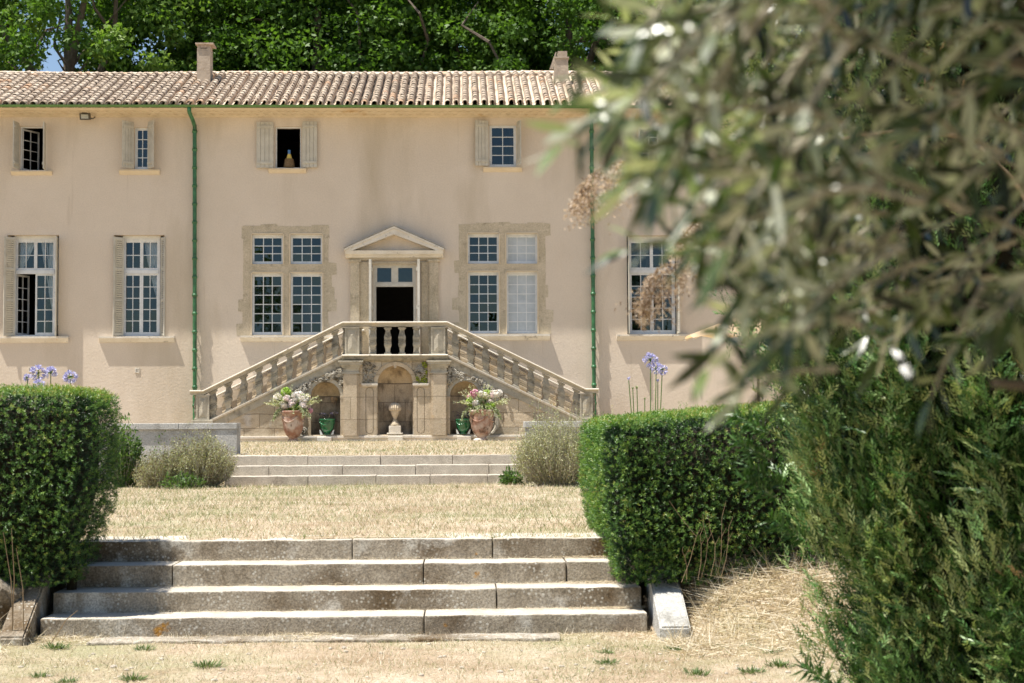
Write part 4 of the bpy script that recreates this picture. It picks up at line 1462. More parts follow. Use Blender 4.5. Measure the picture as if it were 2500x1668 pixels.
for (xc_, r_, zs_) in ((XC, rC, zCs), (XC - dS, rS, zSs), (XC + dS, rS, zSs)):
    mb = MB()
    n = 16
    dep = min(r_ * 1.0, 0.42) + .12
    yb0 = YS + 0.119
    prof = []
    vs_, fs_ = [], []
    rows_ = [PL + .031, PL + .3, zs_ * .6, zs_]
    for z in rows_:
        for k in range(n + 1):
            a = math.pi * k / n
            vs_.append((xc_ - (r_ + .002) * math.cos(a), yb0 + (dep - .12) * math.sin(a), z))
    nr = len(rows_)
    for i in range(nr - 1):
        for k in range(n):
            a = i * (n + 1) + k
            fs_.append((a, a + 1, a + n + 2, a + n + 1))
    mb.add(vs_, fs_)
    mb.build('niche', M['niche_stone'], stair, smooth=False)
    mb = MB()
    vs_, fs_ = [], []
    m_ = 8
    for j in range(m_ + 1):
        el = math.pi / 2 * j / m_
        for k in range(n + 1):
            a = math.pi * k / n
            # quarter dome: semicircle in front, curving back
            vs_.append((xc_ - (r_ + .002) * math.cos(a) * math.cos(el), yb0 + (dep - .12) * math.sin(a) * math.cos(el), zs_ + .004 + (r_ + .002) * math.sin(el)))
    for j in range(m_):
        for k in range(n):
            a = j * (n + 1) + k
            fs_.append((a, a + 1, a + n + 2, a + n + 1))
    mb.add(vs_, fs_)
    mb.build('niche_dome', M['niche'], stair, smooth=False)
    mb = MB()
    mb.add([(xc_ - r_ - .05, YS, PL + .03), (xc_ + r_ + .05, YS, PL + .03), (xc_ + r_ + .05, YS + dep, PL + .03), (xc_ - r_ - .05, YS + dep, PL + .03)], [(0, 1, 2, 3)])
    mb.build('niche_floor', M['coping'], stair, smooth=False)
    # masonry joint ledge at the springing
    mb = MB()
    for k in range(n):
        a0, a1 = math.pi * k / n, math.pi * (k + 1) / n
        p0 = (xc_ - (r_ - .002) * math.cos(a0), yb0 + (dep - .122) * math.sin(a0))
        p1 = (xc_ - (r_ - .002) * math.cos(a1), yb0 + (dep - .122) * math.sin(a1))
        mb.add([(*p0, zs_ - .015), (*p1, zs_ - .015), (*p1, zs_ + .012), (*p0, zs_ + .012)], [(0, 1, 2, 3)])
    mb.build('springing_joint', M['bark'], stair)
    # archivolt
    ro = r_ + .085
    pts = [(xc_ + ro * math.cos(a), zs_ + ro * math.sin(a)) for a in np.linspace(0, math.pi, 25)] + \
          [(xc_ + r_ * math.cos(a), zs_ + r_ * math.sin(a)) for a in np.linspace(math.pi, 0, 25)]
    mb = MB()
    mb.add(*plate(pts, [], YS - .035, .036))
    ro2 = ro + .012
    mb.tube([(xc_ + ro2 * math.cos(a), YS - .03, zs_ + ro2 * math.sin(a)) for a in np.linspace(0, math.pi, 25)], .014, 5)
    if xc_ == XC:
        mb.prism([(xc_ - .06, zs_ + r_ + .11), (xc_ + .06, zs_ + r_ + .11), (xc_ + .03, zs_ + r_ - .06), (xc_ - .03, zs_ + r_ - .06)], YS - .06, YS - .001)
    mb.build('archivolt', M['grey_lime'] if xc_ != XC else M['lime'], stair)
    if xc_ != XC:       # imposts and jambs of the small niches
        mb = MB()
        for s_ in (-1, 1):
            xa = xc_ + s_ * (r_ + .042)
            mb.box(xa - .042, xa + .042, YS - .034, YS + .0, PL, zs_ - .06)
            mb.box(xa - .05, xa + .05, YS - .05, YS + .0, zs_ - .059, zs_ + .0)
        mb.build('niche_jamb', M['lime'], stair)

# body behind the front wall: end walls, landing, steps
mb = MB()
for s_ in (-1, 1):
    a, b = sorted((sx(s_, XE), sx(s_, XE - .12)))
    mb.box(a, b, YS + .121, YF - .001, 0, zb_ - .04)
mb.box(sx(-1, HL) - .02, sx(1, HL) + .02, YS + .121, YF - .001, ZLAND - .2, ZLAND - .05)
NS = 11
for s_ in (-1, 1):
    run = (XBOT - HL) / NS
    for i in range(NS):
        d0, d1 = HL + i * run, HL + (i + 1) * run
        a, b = sorted((sx(s_, d0 + .001), sx(s_, d1)))
        zt_ = ZLAND - .05 - (i + 1) * (ZLAND - .05 - zb_ + .02) / NS
        mb.box(a, b, YS + .36, YF - .25, zt_ - .34, zt_)
mb.build('flights', M['coping'], stair)

# plinth course
mb = MB()
for (a, b) in ((-XE - .02, -dS - .25), (-dS - .248, -.45), (-.448, .45), (.452, dS + .3), (dS + .302, XE + .02)):
    mb.bbox(XC + a, XC + b, YS - .09, YS + .12, PL - .075, PL, .015)
mb.box(XC - XE, XC + XE, YS - .05, YS + .11, -.1, PL - .074)
mb.build('plinth', M['coping'], stair)
mb = MB()
for s_ in (-1, 1):
    mb.bbox(XC + s_ * dS - .22, XC + s_ * dS + .18, YS - .22, YS - .091, -.05, PL - .03, .015)
mb.bbox(XC - .2, XC + .22, YS - .16, YS - .092, -.05, PL - .015, .015)
mb.build('footing_block', M['coping'], stair)

# pilasters and capitals
for s_ in (-1, 1):
    def bx(d0, d1, pr, z0, z1, mb, pr2=0.0):
        a, b = sorted((sx(s_, d0), sx(s_, d1)))
        mb.box(a, b, YS - pr, YS - pr2, z0, z1)
    zc0, zc1 = q(860, 913)[1], q(860, 881)[1]
    mb = MB()
    dA, dB = XC - q(876.6, 960)[0], XC - q(838.7, 960)[0]
    bx(dA + .05, dB - .03, .17, PL + .001, zc0 - .001, mb)
    bx(dA, dB, .12, PL + .001, zc0 - .002, mb)
    bx(dA - .10, dA + .0, .06, PL + .001, zc1, mb)
    mb.build('pilaster', M['lime'], stair)
    mb = MB()
    h = zc1 - zc0
    for i, (e, fz0, fz1) in enumerate(((.03, 0, .12), (.0, .12, .42), (.03, .42, .55), (.06, .55, .68), (.10, .68, .86), (.13, .86, 1.0))):
        bx(dA - e, dB + e, .13 + e, zc0 + h * fz0 + .001, zc0 + h * fz1, mb)
    mb.build('capital', M['grey_lime'], stair)
    # panelled inner pier
    di, do = XC - q(920, 1000)[0], XC - q(884, 1000)[0]
    z0_, z1_ = PL + .001, q(900, 944)[1]
    a, b = sorted((sx(s_, di), sx(s_, do - .012)))
    xm = (a + b) / 2
    pw = (b - a) * .24
    def caps(e):
        zb0, zb1 = z0_ + .16, z1_ - .13
        return [(xm + (pw + e) * math.cos(t_), zb1 + (pw + e) * math.sin(t_)) for t_ in np.linspace(0, math.pi, 12)] + \
               [(xm + (pw + e) * math.cos(t_), zb0 + (pw + e) * math.sin(t_)) for t_ in np.linspace(math.pi, 2 * math.pi, 12)]
    mb = MB()
    mb.add(*plate([(a, z0_), (b, z0_), (b, z1_), (a, z1_)], [caps(.014)], YS - .055, .054))
    mb.add(*plate(caps(0), [], YS - .052, .05))
    mb.build('panelled_pier', M['lime'], stair)
    mb = MB()
    bx(di - .02, do, .10, z1_ + .001, z1_ + .035, mb)
    bx(di - .03, do + .01, .13, z1_ + .036, z1_ + .085, mb)
    mb.build('pier_cornice', M['coping'], stair)
    # rusticated courses next to the side niche
    mb = MB()
    bx(dB + .001, dB + .035, .03, PL, zSs + .4, mb)
    mb.build('pilaster_edge', M['lime'], stair)

# landing slab and raking strings
mb = MB()
mb.xprism([(YS + .3, ZLAND), (YS - .20, ZLAND), (YS - .22, ZLAND - .025), (YS - .20, ZLAND - .045), (YS + .3, ZLAND - .045)], sx(-1, HL + .01), sx(1, HL + .01))
mb.build('landing_edge', M['coping'], stair)
mb = MB()
mb.xprism([(YS + .3, ZLAND - .046), (YS - .17, ZLAND - .046), (YS - .17, ZLAND - .075), (YS - .15, ZLAND - .085), (YS - .15, ZLAND - .11), (YS - .10, ZLAND - .15), (YS - .04, ZLAND - .19), (YS + .3, ZLAND - .19)], sx(-1, HL + .01), sx(1, HL + .01))
mb.build('landing_moulding', M['dark_lime'], stair)
mb = MB()
mb.box(sx(-1, HL), sx(1, HL), YS + .301, YF - .001, ZLAND - .049, ZLAND - .004)
mb.build('landing_slab', M['coping'], stair)
for s_ in (-1, 1):
    mb = MB()
    segs = 5
    for i in range(segs):
        d0 = HL + .012 + (XBOT + .32 - HL) * i / segs
        d1 = HL + .010 + (XBOT + .32 - HL) * (i + 1) / segs - .004
        for (ya, yb2, o0, o1) in ((YS - .10, YS + .32, -.035, 0.0), (YS - .07, YS + .30, -.075, -.0355)):
            z = lambda d_, o_: ZLAND - (d_ - HL) * SLOPE + o_
            mb.prism([(sx(s_, d0), z(d0, o0)), (sx(s_, d1), z(d1, o0)), (sx(s_, d1), z(d1, o1)), (sx(s_, d0), z(d0, o1))], ya, yb2)
    mb.build('raking_string', M['coping'], stair)
    mb = MB()
    z = lambda d_, o_: ZLAND - (d_ - HL) * SLOPE + o_
    d0, d1 = HL + .012, XBOT + .3
    mb.prism([(sx(s_, d0), z(d0, -.30)), (sx(s_, d1), z(d1, -.30)), (sx(s_, d1), z(d1, -.076)), (sx(s_, d0), z(d0, -.076))], YS - .025, YS + .30)
    mb.build('string_face', M['grey_lime'], stair)

# balustrade
BH = q(965, 799)[1] - ZLAND          # clear height of the balusters
ZR = q(965, 785.5)[1]
def baluster(mb, x, y, z, h, slope=0.0, s=1.0, e=0.0):
    W = 0.105 * s
    pf = [(.95, 0), (.95, .055), (.80, .07), (.62, .09), (.62, .16), (.72, .25), (.95, .34), (.98, .39), (.90, .43), (.94, .435), (.94, .45), (.70, .455), (.70, .475), (.94, .48), (.94, .512), (.70, .517), (.70, .537),
          (.94, .542), (.94, .56), (.90, .565), (.98, .62), (.95, .67), (.72, .77), (.62, .85), (.62, .90), (.80, .93), (.84, .945), (1.0, .95), (1.0, 1.0)]
    n0 = len(mb.v)
    mb.lathe([(W * r * math.sqrt(2), t_ * h) for r, t_ in pf], (x, y, z), 4, rot=math.pi / 4, sy=.82)
    if slope or e:
        for i in range(n0, len(mb.v)):
            a, b, c_ = mb.v[i]
            mb.v[i] = (a, b, c_ + (a - x) * slope)


def newel(px_c, w_, z0, z1, y, name='newel', lean=0.0):
    t_ = MB()
    x = px_c
    hw, hd = w_ / 2, .15
    t_.box(x - hw, x + hw, y - hd + .02, y + hd, z0, z1)
    f = .045
    t_.box(x - hw, x - hw + f, y - hd, y - hd + .019, z0, z1)
    t_.box(x + hw - f, x + hw, y - hd, y - hd + .019, z0, z1)
    t_.box(x - hw + f, x + hw - f, y - hd, y - hd + .019, z0, z0 + f)
    t_.box(x - hw + f, x + hw - f, y - hd, y - hd + .019, z1 - f, z1)
    # raised diamond-pointed field
    a, b, c_, d_ = x - hw + f + .02, x + hw - f - .02, z0 + f + .02, z1 - f - .02
    t_.add([(a, y - hd + .02, c_), (b, y - hd + .02, c_), (b, y - hd + .02, d_), (a, y - hd + .02, d_), (x, y - hd - .015, c_ + (b - a) * .6), (x, y - hd - .015, d_ - (b - a) * .6)],
           [(0, 1, 4), (2, 3, 5), (1, 2, 5, 4), (3, 0, 4, 5)])
    return t_.build(name, M['grey_lime'], stair)


yb_f = YS + .10
for px_ in (909.5, 946.4, 981.2, 1016.7):
    mb = MB()
    baluster(mb, q(px_, 830)[0], yb_f, ZLAND + .001, BH - .002)
    mb.build('baluster', M['dark_lime'], stair)
for s_ in (-1, 1):
    newel(XC + s_ * (HL - .26), .40, ZLAND + .001, ZLAND + BH, yb_f)
    for e in (-1, 1):      # half balusters engaged on the newel
        mb = MB()
        baluster(mb, XC + s_ * (HL - .26) + e * .215, yb_f + .03, ZLAND + .002, BH - .004, s=.62)
        mb.build('half_baluster', M['dark_lime'], stair)
    d = HL + .22
    i = 0
    while d < XBOT - .05:
        mb = MB()
        z = ZLAND - (d - HL) * SLOPE
        baluster(mb, sx(s_, d), yb_f, z + .001, BH - .002, slope=-s_ * SLOPE)
        mb.build('baluster', M['dark_lime'], stair)
        d += .424
        i += 1
    # bottom newel
    xn = sx(s_, XE - .33)
    zt_ = q(480, 965)[1]
    mb = MB()
    mb.bbox(xn - .30, xn + .30, yb_f - .22, yb_f + .22, zb_ - .06, zb_ + .06, .015)
    mb.build('newel_base', M['grey_lime'], stair)
    newel(xn, .36, zb_ + .061, zt_, yb_f)
    mb = MB()
    baluster(mb, xn - s_ * .20, yb_f + .03, zb_ + .062, zt_ - zb_ - .07, s=.6)
    baluster(mb, xn + s_ * .20, yb_f + .03, zb_ + .062, zt_ - zb_ - .07, s=.6)
    mb.build('half_baluster', M['dark_lime'], stair)

# hand rails (front and, against the house, back)
zre = q(480, 953)[1]
dk = XC - q(497, 953)[0]
for (yc_, nm, mt, dz, wd) in ((yb_f, 'handrail', 'coping', 0.0, .19), (yb_f, 'rail_moulding', 'grey_lime', 0.0, .19), (YF - .20, 'wall_handrail', 'coping', -0.14, .14)):
    mb = MB()
    prof = [(-wd, 0), (-wd - .015, -.022), (-wd, -.045), (wd, -.045), (wd + .015, -.022), (wd, 0)] if nm != 'rail_moulding' else [(-wd * .78, -.046), (-wd * .70, -.075), (-wd * .68, -.13), (wd * .68, -.13), (wd * .70, -.075), (wd * .78, -.046)]
    path = [(-XE - .02, zre), (-dk, zre), (-HL, ZR), (HL, ZR), (dk, zre), (XE + .02, zre)]
    if nm == 'wall_handrail':
        path = [(p_[0] * .985, p_[1] + dz) for p_ in path]
    n = len(prof)
    for (a, b) in zip(path[:-1], path[1:]):
        if nm == 'wall_handrail' and a[0] == -HL * .985:
            # the landing is open at the door
            for (u0, u1) in ((a[0], -.95), (.95, b[0])):
                if u0 > 0:
                    mb.build(nm, M[mt], stair)
                    mb = MB()
                vs_ = [(XC + u0, yc_ + y_, a[1] + z_) for y_, z_ in prof] + [(XC + u1, yc_ + y_, b[1] + z_) for y_, z_ in prof]
                mb.add(vs_, [(i, (i + 1) % n, (i + 1) % n + n, i + n) for i in range(n)] + [tuple(range(n - 1, -1, -1)), tuple(range(n, 2 * n))])
            continue
        vs_ = [(XC + a[0], yc_ + y_, a[1] + z_) for y_, z_ in prof] + [(XC + b[0], yc_ + y_, b[1] + z_) for y_, z_ in prof]
        mb.add(vs_, [(i, (i + 1) % n, (i + 1) % n + n, i + n) for i in range(n)] + [tuple(range(n - 1, -1, -1)), tuple(range(n, 2 * n))])
    mb.build(nm, M[mt], stair)
for s_ in (-1, 1):         # wall-side balusters
    d = HL + .04
    while d < XBOT + .05:
        mb = MB()
        z = ZLAND - .14 - (d - HL) * SLOPE
        baluster(mb, sx(s_, d), YF - .20, z + .001, BH - .01, slope=-s_ * SLOPE, s=1.15)
        mb.build('wall_baluster', M['lime'], stair)
        d += .424
    mb = MB()
    a, b = sorted((sx(s_, HL), sx(s_, XBOT)))
    zz0, zz1 = (ZLAND, zb_) if s_ > 0 else (zb_, ZLAND)
    mb.prism([(a, zz0 - .40), (b, zz1 - .40), (b, zz1 - .14), (a, zz0 - .14)], YF - .32, YF - .06)
    mb.build('wall_string', M['lime'], stair)

# carved foliage over the side niches
def carve(mb, x, z, r, rr, y=None):
    y = YS - .02 if y is None else y
    k = rr.random()
    if k < .35:       # rolled scroll
        a0 = rr.uniform(0, 6.28)
        dirn = rr.choice([-1, 1])
        pts = [(x + r * (1 - t_ * .75) * math.cos(a0 + dirn * t_ * 7.5), y - .03 - .05 * t_, z + r * (1 - t_ * .75) * math.sin(a0 + dirn * t_ * 7.5)) for t_ in np.linspace(0, 1, 16)]
        mb.tube(pts, [r * .28 * (1 - .5 * t_) for t_ in np.linspace(0, 1, 16)], 6)
    else:
        a = rr.uniform(0, 3.14)
        for e in range(3):
            mb.ball((x + math.cos(a) * r * (e - 1) * .7, y - .02, z + math.sin(a) * r * (e - 1) * .7), r * rr.uniform(.35, .6), 1, .9, 1, 7, 4)


for s_ in (-1, 1):
    rr = random.Random(5 + s_)
    mb = MB()
    xc_ = XC + s_ * dS
    n = 0
    while n < 190:
        d = rr.uniform(HL - .06 + .0, dS + rS + .75)
        z = rr.uniform(zSs - .25, ZLAND - .3)
        x = sx(s_, d)
        top = ZLAND - max(0, d - HL) * SLOPE - .36
        rad = math.hypot(x - xc_, z - zSs)
        out_ = rad > rS + .14 and (rad < rS + .44 or d < dS - .1)
        if d > dS + rS * .4 and z < zSs + .25:
            out_ = out_ and (z > zSs - .05)
        if z < top and out_ and (d < dS - .2 or z > zSs - .1 + .0 * d) and not (d < HL + .0):
            carve(mb, x, z, rr.uniform(.04, .085), rr)
            n += 1
        else:
            n += 0.02
    # leading garland along the rake
    for i in range(16):
        t_ = i / 15
        d = HL + .12 + t_ * (dS + rS + .6 - HL)
        z = ZLAND - (d - HL) * SLOPE - .40 - .1 * math.sin(t_ * 9)
        carve(mb, sx(s_, d), z, .07, rr)
    mb.build('relief_carving', M['relief'], stair)
    # big scroll bracket beyond the niche
    mb = MB()
    x0_ = sx(s_, dS + rS + .17)
    pts = []
    for t_ in np.linspace(0, 1, 40):
        a = math.pi * .5 - t_ * 2 * math.pi * .5
        pts.append((x0_ + s_ * (.04 + .30 * math.cos(a) * (1 - t_ * .1)), YS - .06, .50 + .34 * math.sin(a)))
    mb.tube(pts, [.035 + .03 * math.sin(t_ * 3.1) for t_ in np.linspace(0, 1, 40)], 7)
    for (cx_, cz_, r_) in ((x0_ + s_ * .12, .86, .10), (x0_ + s_ * .05, .30, .11)):
        mb.tube([(cx_ + r_ * (1 - .8 * t_) * math.cos(t_ * 11), YS - .05 - .04 * t_, cz_ + r_ * (1 - .8 * t_) * math.sin(t_ * 11)) for t_ in np.linspace(0, 1, 24)], .026, 6)
    for i in range(12):
        t_ = i / 11
        a = math.pi * .5 - t_ * math.pi
        mb.ball((x0_ + s_ * (.0 + .20 * math.cos(a)), YS - .05, .50 + .22 * math.sin(a)), .045, 1.3, .7, .8, 7, 4)
    mb.build('scroll_bracket', M['relief'], stair)

# spandrels of the central niche: worn foliage left, lion mask with moss right
rr = random.Random(11)
mb = MB()
n = 0
while n < 60:
    px_, py_ = rr.uniform(886, 915), rr.uniform(884, 934)
    x, z = q(px_, py_)
    if math.hypot(x - XC, z - zCs) > rC + .13:
        carve(mb, x, z, rr.uniform(.03, .055), rr, YS + .0)
        n += 1
mb.build('relief_carving', M['relief'], stair)
mx_, mz_ = q(1026, 907)
mb = MB()
mb.ball((mx_, YS - .03, mz_), .10, .85, .8, 1.15, 12, 8)
mb.ball((mx_, YS - .12, mz_ - .01), .03, .8, 1, 1.6, 8, 5)
mb.ball((mx_, YS - .10, mz_ - .085), .035, 1.2, .8, .6, 8, 5)
for e in (-1, 1):
    mb.ball((mx_ + e * .04, YS - .10, mz_ + .05), .028, 1.3, .7, .6, 8, 5)
    mb.ball((mx_ + e * .045, YS - .10, mz_ - .03), .032, 1, .8, 1, 8, 5)
for i in range(18):
    a = 2 * math.pi * i / 18
    mb.tube([(mx_ + .09 * math.cos(a), YS - .04, mz_ + .11 * math.sin(a)), (mx_ + .16 * math.cos(a + .2), YS - .05, mz_ + .19 * math.sin(a + .2))], [.026, .008], 6)
mb.tube([(mx_, YS - .08, mz_ - .1), (mx_, YS - .05, mz_ - .26)], [.035, .01], 6)
mb.build('lion_mask', M['relief'], stair)
mb = MB()
rr = random.Random(3)
for i in range(150):
    px_, py_ = rr.uniform(1014, 1043), rr.uniform(884, 936)
    x, z = q(px_, py_)
    if math.hypot((x - mx_) / .8, z - mz_) > .13 and math.hypot(x - XC, z - zCs) > rC + .1 and (z < mz_ - .05 or x > mx_ + .05):
        mb.ball((x, YS - .01 - rr.random() * .03, z), rr.uniform(.015, .035), 1, .8, .9, 6, 4)
mb.build('moss', M['moss'], stair)

# ------------------------------------------------------------------ things in front of the staircase
# gadrooned finial in the central niche
fxx = q(964, 1030)[0]
fy = YS + .12
t = thing('stone_finial', 'pale stone finial with a ribbed dome standing in the central niche', 'finial', (fxx, fy, PL + .03))
mb = MB()
mb.bbox(fxx - .22, fxx + .22, fy - .20, fy + .2, PL + .031, PL + .075, .012)
mb.bbox(fxx - .165, fxx + .165, fy - .15, fy + .15, PL + .076, PL + .27, .012)
mb.build('base', M['coping'], t)
zb2 = PL + .27
mb = MB()
mb.lathe([(.15, 0), (.145, .04), (.10, .09), (.06, .15), (.055, .21), (.07, .26), (.11, .33), (.125, .40), (.13, .42)], (fxx, fy, zb2), 20)
mb.build('baluster_body', M['lime'], t, smooth=True)
mb = MB()
mb.lathe([(.125, .42), (.15, .44), (.158, .50), (.14, .57), (.09, .625), (.02, .65), (0, .652)], (fxx, fy, zb2), 80, rib=16, ribd=.17)
mb.build('ribbed_dome', M['lime'], t, smooth=False)


def anduze(lab, cx, cy, h, r, mat, cat, name, grp, feet=False, z0=0.0):
    t_ = thing(name, lab, cat, (cx, cy, z0), grp)
    mb_ = MB()
    pf = [(.50, 0), (.52, .03), (.36, .09), (.34, .12), (.40, .15), (.62, .24), (.80, .40), (.88, .60), (.90, .80), (.90, .84), (.95, .85), (.95, .90), (.98, .91), (1.02, .94), (1.04, .985), (1.0, 1.0), (.92, 1.0), (.88, .95), (.8, .7), (.0, .68)]
    mb_.lathe([(a * r, b * h) for a, b in pf], (cx, cy, z0), 28)
    mb_.build('vase', M[mat], t_, smooth=True)
    mb_ = MB()
    for k_ in range(4):
        a0 = k_ * math.pi / 2 + .4
        pts = []
        for u in np.linspace(0, 1, 12):
            a = a0 + u * math.pi / 2
            pts.append((cx + r * .915 * math.cos(a), cy + r * .915 * math.sin(a), z0 + h * (.80 - .17 * math.sin(u * math.pi))))
        mb_.tube(pts, r * .045, 5)
        mb_.ball((cx + r * .92 * math.cos(a0), cy + r * .92 * math.sin(a0), z0 + h * .79), r * .10, 1, 1, 1.2, 8, 5)
    mb_.build('garland', M[mat], t_, smooth=True)
    return t_


pots = []
for (lab, cx_, rr_, yy) in (('left tall terracotta vase with lime bloom filled with white and green flowers', 716, .33, 43.05), ('right broad terracotta vase with rust red rim under pink and white flowers', 1176.5, .355, 43.0)):
    x = q(cx_, 1040, yy)[0]
    zt_ = q(cx_, 1001 if cx_ < 900 else 999, yy)[1]
    pots.append((x, yy, zt_, rr_))
    anduze(lab, x, yy, zt_ - .02, rr_, 'terracotta', 'vase', 'terracotta_vase', 'large flower filled vases before the stairs', z0=.0)
gp = []
for (lab, cx_, s_) in (('small green glazed vase in front of the left niche', 798.5, -1), ('small green glazed vase half behind the right terracotta vase', 1131, 1)):
    yy = YS + .03
    x = q(cx_, 1040, yy)[0]
    zt_ = q(cx_, 1023, yy)[1]
    anduze(lab, x, yy, zt_ - PL - .03, .22, 'glaze', 'vase', 'green_vase', 'green glazed vases at the side niches', z0=PL + .03)
    gp.append((x, yy, zt_))
    for e in (-1, 1):
        mb = MB()
        mb.prism([(x + e * .11, PL + .032), (x + e * .18, PL + .032), (x + e * .205, PL + .17), (x + e * .17, PL + .15)], yy - .10, yy - .04)
        o = mb.build('stone_wedge', M['white_stone'])
        tag(o, 'white stone chip ' + ('left' if e < 0 else 'right') + ' of the foot of the ' + ('left' if s_ < 0 else 'right') + ' green vase', 'stone', 'white stone chips beside the green vases')
    t = thing('wispy_plant', 'dark wispy plant growing in the ' + ('left' if s_ < 0 else 'right') + ' green vase', 'plant', (x, yy, zt_ - .1), 'wispy plants in the green vases')
    mb = MB()
    lv = Leaves()
    for i in range(14):
        a, l_ = rng.uniform(0, 6.28), rng.uniform(.15, .38)
        p0 = np.array([x, yy, zt_ - .10])
        p1 = p0 + np.array([math.cos(a) * .12, math.sin(a) * .10, .12 + l_ * .4])
        p2 = p1 + np.array([math.cos(a) * l_ * .6, math.sin(a) * .1, l_ * .25 * rng.uniform(-.6, 1)])
        mb.tube([p0, p1, p2], [.006, .004, .002], 4)
        k = 14
        tt_ = rng.random((k, 1))
        pos = p1 + (p2 - p1) * tt_
        lv.add(T_DIA, pos, rdir(k), rdir(k), rng.uniform(.02, .05, k), .02, rng.random(k))
    mb.build('stem', M['bark'], t)
    lv.build('leaves', M['petal_dark'], t)

for (cx_, cy_, nm, sz) in ((1166, 1075, 'pale flat stone lying before the foot of the right terracotta vase', .10),):
    x, z = q(cx_, cy_, 42.6)
    mb = MB()
    mb.ball((x, 42.6, .03), sz, 1.2, .8, .55, 8, 5)
    tag(mb.build('stone', M['coping']), nm, 'stone')


def flowerball(lv_, c_, r, tint, n=46, tpl=T_LEAF):
    d_ = rdir(n)
    d_[:, 1] = -np.abs(d_[:, 1]) * .9 + d_[:, 1] * .1
    pos = np.array(c_) + d_ * r * .55
    t1 = unit(np.cross(d_, rdir(n)))
    lv_.add(tpl, pos - t1 * r * .3, unit(t1 + d_ * .55), d_, r * .95, r * .75, np.clip(tint + rng.normal(size=n) * .12, 0, 1))


for side, (x, yy, zt_, r) in zip(('left', 'right'), pots):
    lab = {'left': 'loose bouquet of white peonies, green viburnum and trailing olive sprigs in the left vase',
           'right': 'bouquet with one large pink peony, white roses and pale spires in the right vase'}[side]
    t = thing('bouquet', lab, 'bouquet', (x, yy, zt_ - .05), 'bouquets in the terracotta vases')
    q3 = lambda px_, py_, dy=0.0: np.array(P(px_, py_, yy + dy))
    if side == 'left':
        white = [(678, 972, 9), (700, 974, 8), (715, 985, 9), (731, 970, 12), (741, 975, 10), (735, 984, 9), (712, 985, 9), (722, 975, 7), (691, 990, 9), (749, 972, 8), (700, 991, 8), (741, 989, 8), (718, 966, 6), (673, 974, 5)]
        pink = [(692, 991, 6), (747, 982, 5), (757, 1003, 6)]
        lime = [(698, 958, 10), (689, 982, 9), (718, 994, 11), (741, 971, 7), (701, 1000, 6)]
        dark = [(699, 984, 5), (692, 1001, 6)]
    else:
        white = [(1168, 976, 9), (1178, 973, 9), (1175, 963, 7), (1162, 985, 8), (1184, 966, 7), (1196, 984, 9), (1204, 966, 9), (1212, 962, 8), (1219, 960, 7), (1209, 972, 9), (1202, 960, 6), (1190, 970, 6), (1180, 986, 6)]
        pink = [(1159, 963, 10), (1146, 969, 5), (1180, 979, 4), (1212, 984, 4)]
        lime = [(1149, 981, 9), (1188, 962, 9), (1197, 991, 10), (1192, 976, 7)]
        dark = [(1185, 968, 4)]
    for nm, mt, lst, tn in (('white_flower', 'petal_white', white, .4), ('pink_flower', 'petal_pink', pink, .5), ('green_flower', 'petal_lime', lime, .5), ('dark_flower', 'petal_dark', dark, .5)):
        for (a, b, c_) in lst:
            lv = Leaves()
            flowerball(lv, q3(a, b, rng.uniform(-.12, .08)), c_ / 87 * 1.22, tn + rng.uniform(-.3, .4), 60 if nm != 'green_flower' else 90, T_LEAF if nm != 'green_flower' else T_DIA)
            lv.build(nm, M[mt], t)
    lv = Leaves()
    n = 500
    d_ = rdir(n, .4)
    pos = np.array([x, yy, zt_ + .12]) + d_ * rng.uniform(.1, .30, (n, 1)) * np.array([1.15, .8, .9])
    lv.add(T_DIA, pos, rdir(n, .3), rdir(n), .07, .03, rng.random(n))
    lv.build('foliage', M['shrub'], t)
    lv = Leaves()
    for i in range(58):
        a = rng.uniform(-.3, math.pi + .3)
        l_ = rng.uniform(.34, .66)
        droop = rng.random() < .45
        p = np.array([x + .18 * math.cos(a), yy - .1, zt_ + .05])
        v_ = np.array([math.cos(a), rng.uniform(-.5, .2), .5 + .8 * abs(math.sin(a))])
        if droop:
            v_ = np.array([math.cos(a) * 1.2, -.5, .4])
        v_ = v_ / np.linalg.norm(v_)
        k = 16
        for j in range(k):
            p = p + v_ * l_ / k
            v_[2] -= (.16 if droop else .035)
            v_ = v_ / np.linalg.norm(v_)
            if j > 3:
                lv.add(T_DIA, np.repeat([p], 2, 0), unit(np.array([v_, v_]) + rdir(2) * .9), rdir(2), rng.uniform(.045, .085), .022, rng.random() * .6 + (.4 if not droop else .0))
    lv.build('sprigs', M['sprig'], t)

# ------------------------------------------------------------------ parasol
ux_, uy_ = P(1851, 900, 32).x, 32.0
t = thing('parasol', 'open beige canvas parasol on a brown pole by the right ground floor window', 'parasol', (ux_, uy_, 0))
mb = MB()
zr_, za_, R_ = 2.22, 2.80, 1.55
vs_, fs_ = [], []
nseg, nr = 48, 8
for j in range(nr + 1):
    f_ = j / nr
    for k in range(nseg):
        a = 2 * math.pi * k / nseg + math.pi / 8
        w6 = (k % 6) / 6
        pinch = 1 - .075 * math.sin(math.pi * w6) * f_
        dz = .07 * math.sin(math.pi * w6) * f_ * f_
        vs_.append((ux_ + R_ * f_ * pinch * math.cos(a), uy_ + R_ * f_ * pinch * math.sin(a), za_ - (za_ - zr_) * f_ ** 1.1 + dz + .02 - .09 * f_ * -math.sin(a) * .5))
for j in range(nr):
    for k in range(nseg):
        a, b = j * nseg + k, j * nseg + (k + 1) % nseg
        fs_.append((a, b, b + nseg, a + nseg))
mb.add(vs_, fs_)
mb.build('canopy', M['canvas'], t, smooth=True)
mb = MB()
mb.tube([(ux_, uy_, 0), (ux_, uy_, za_ + .06)], .026, 10)
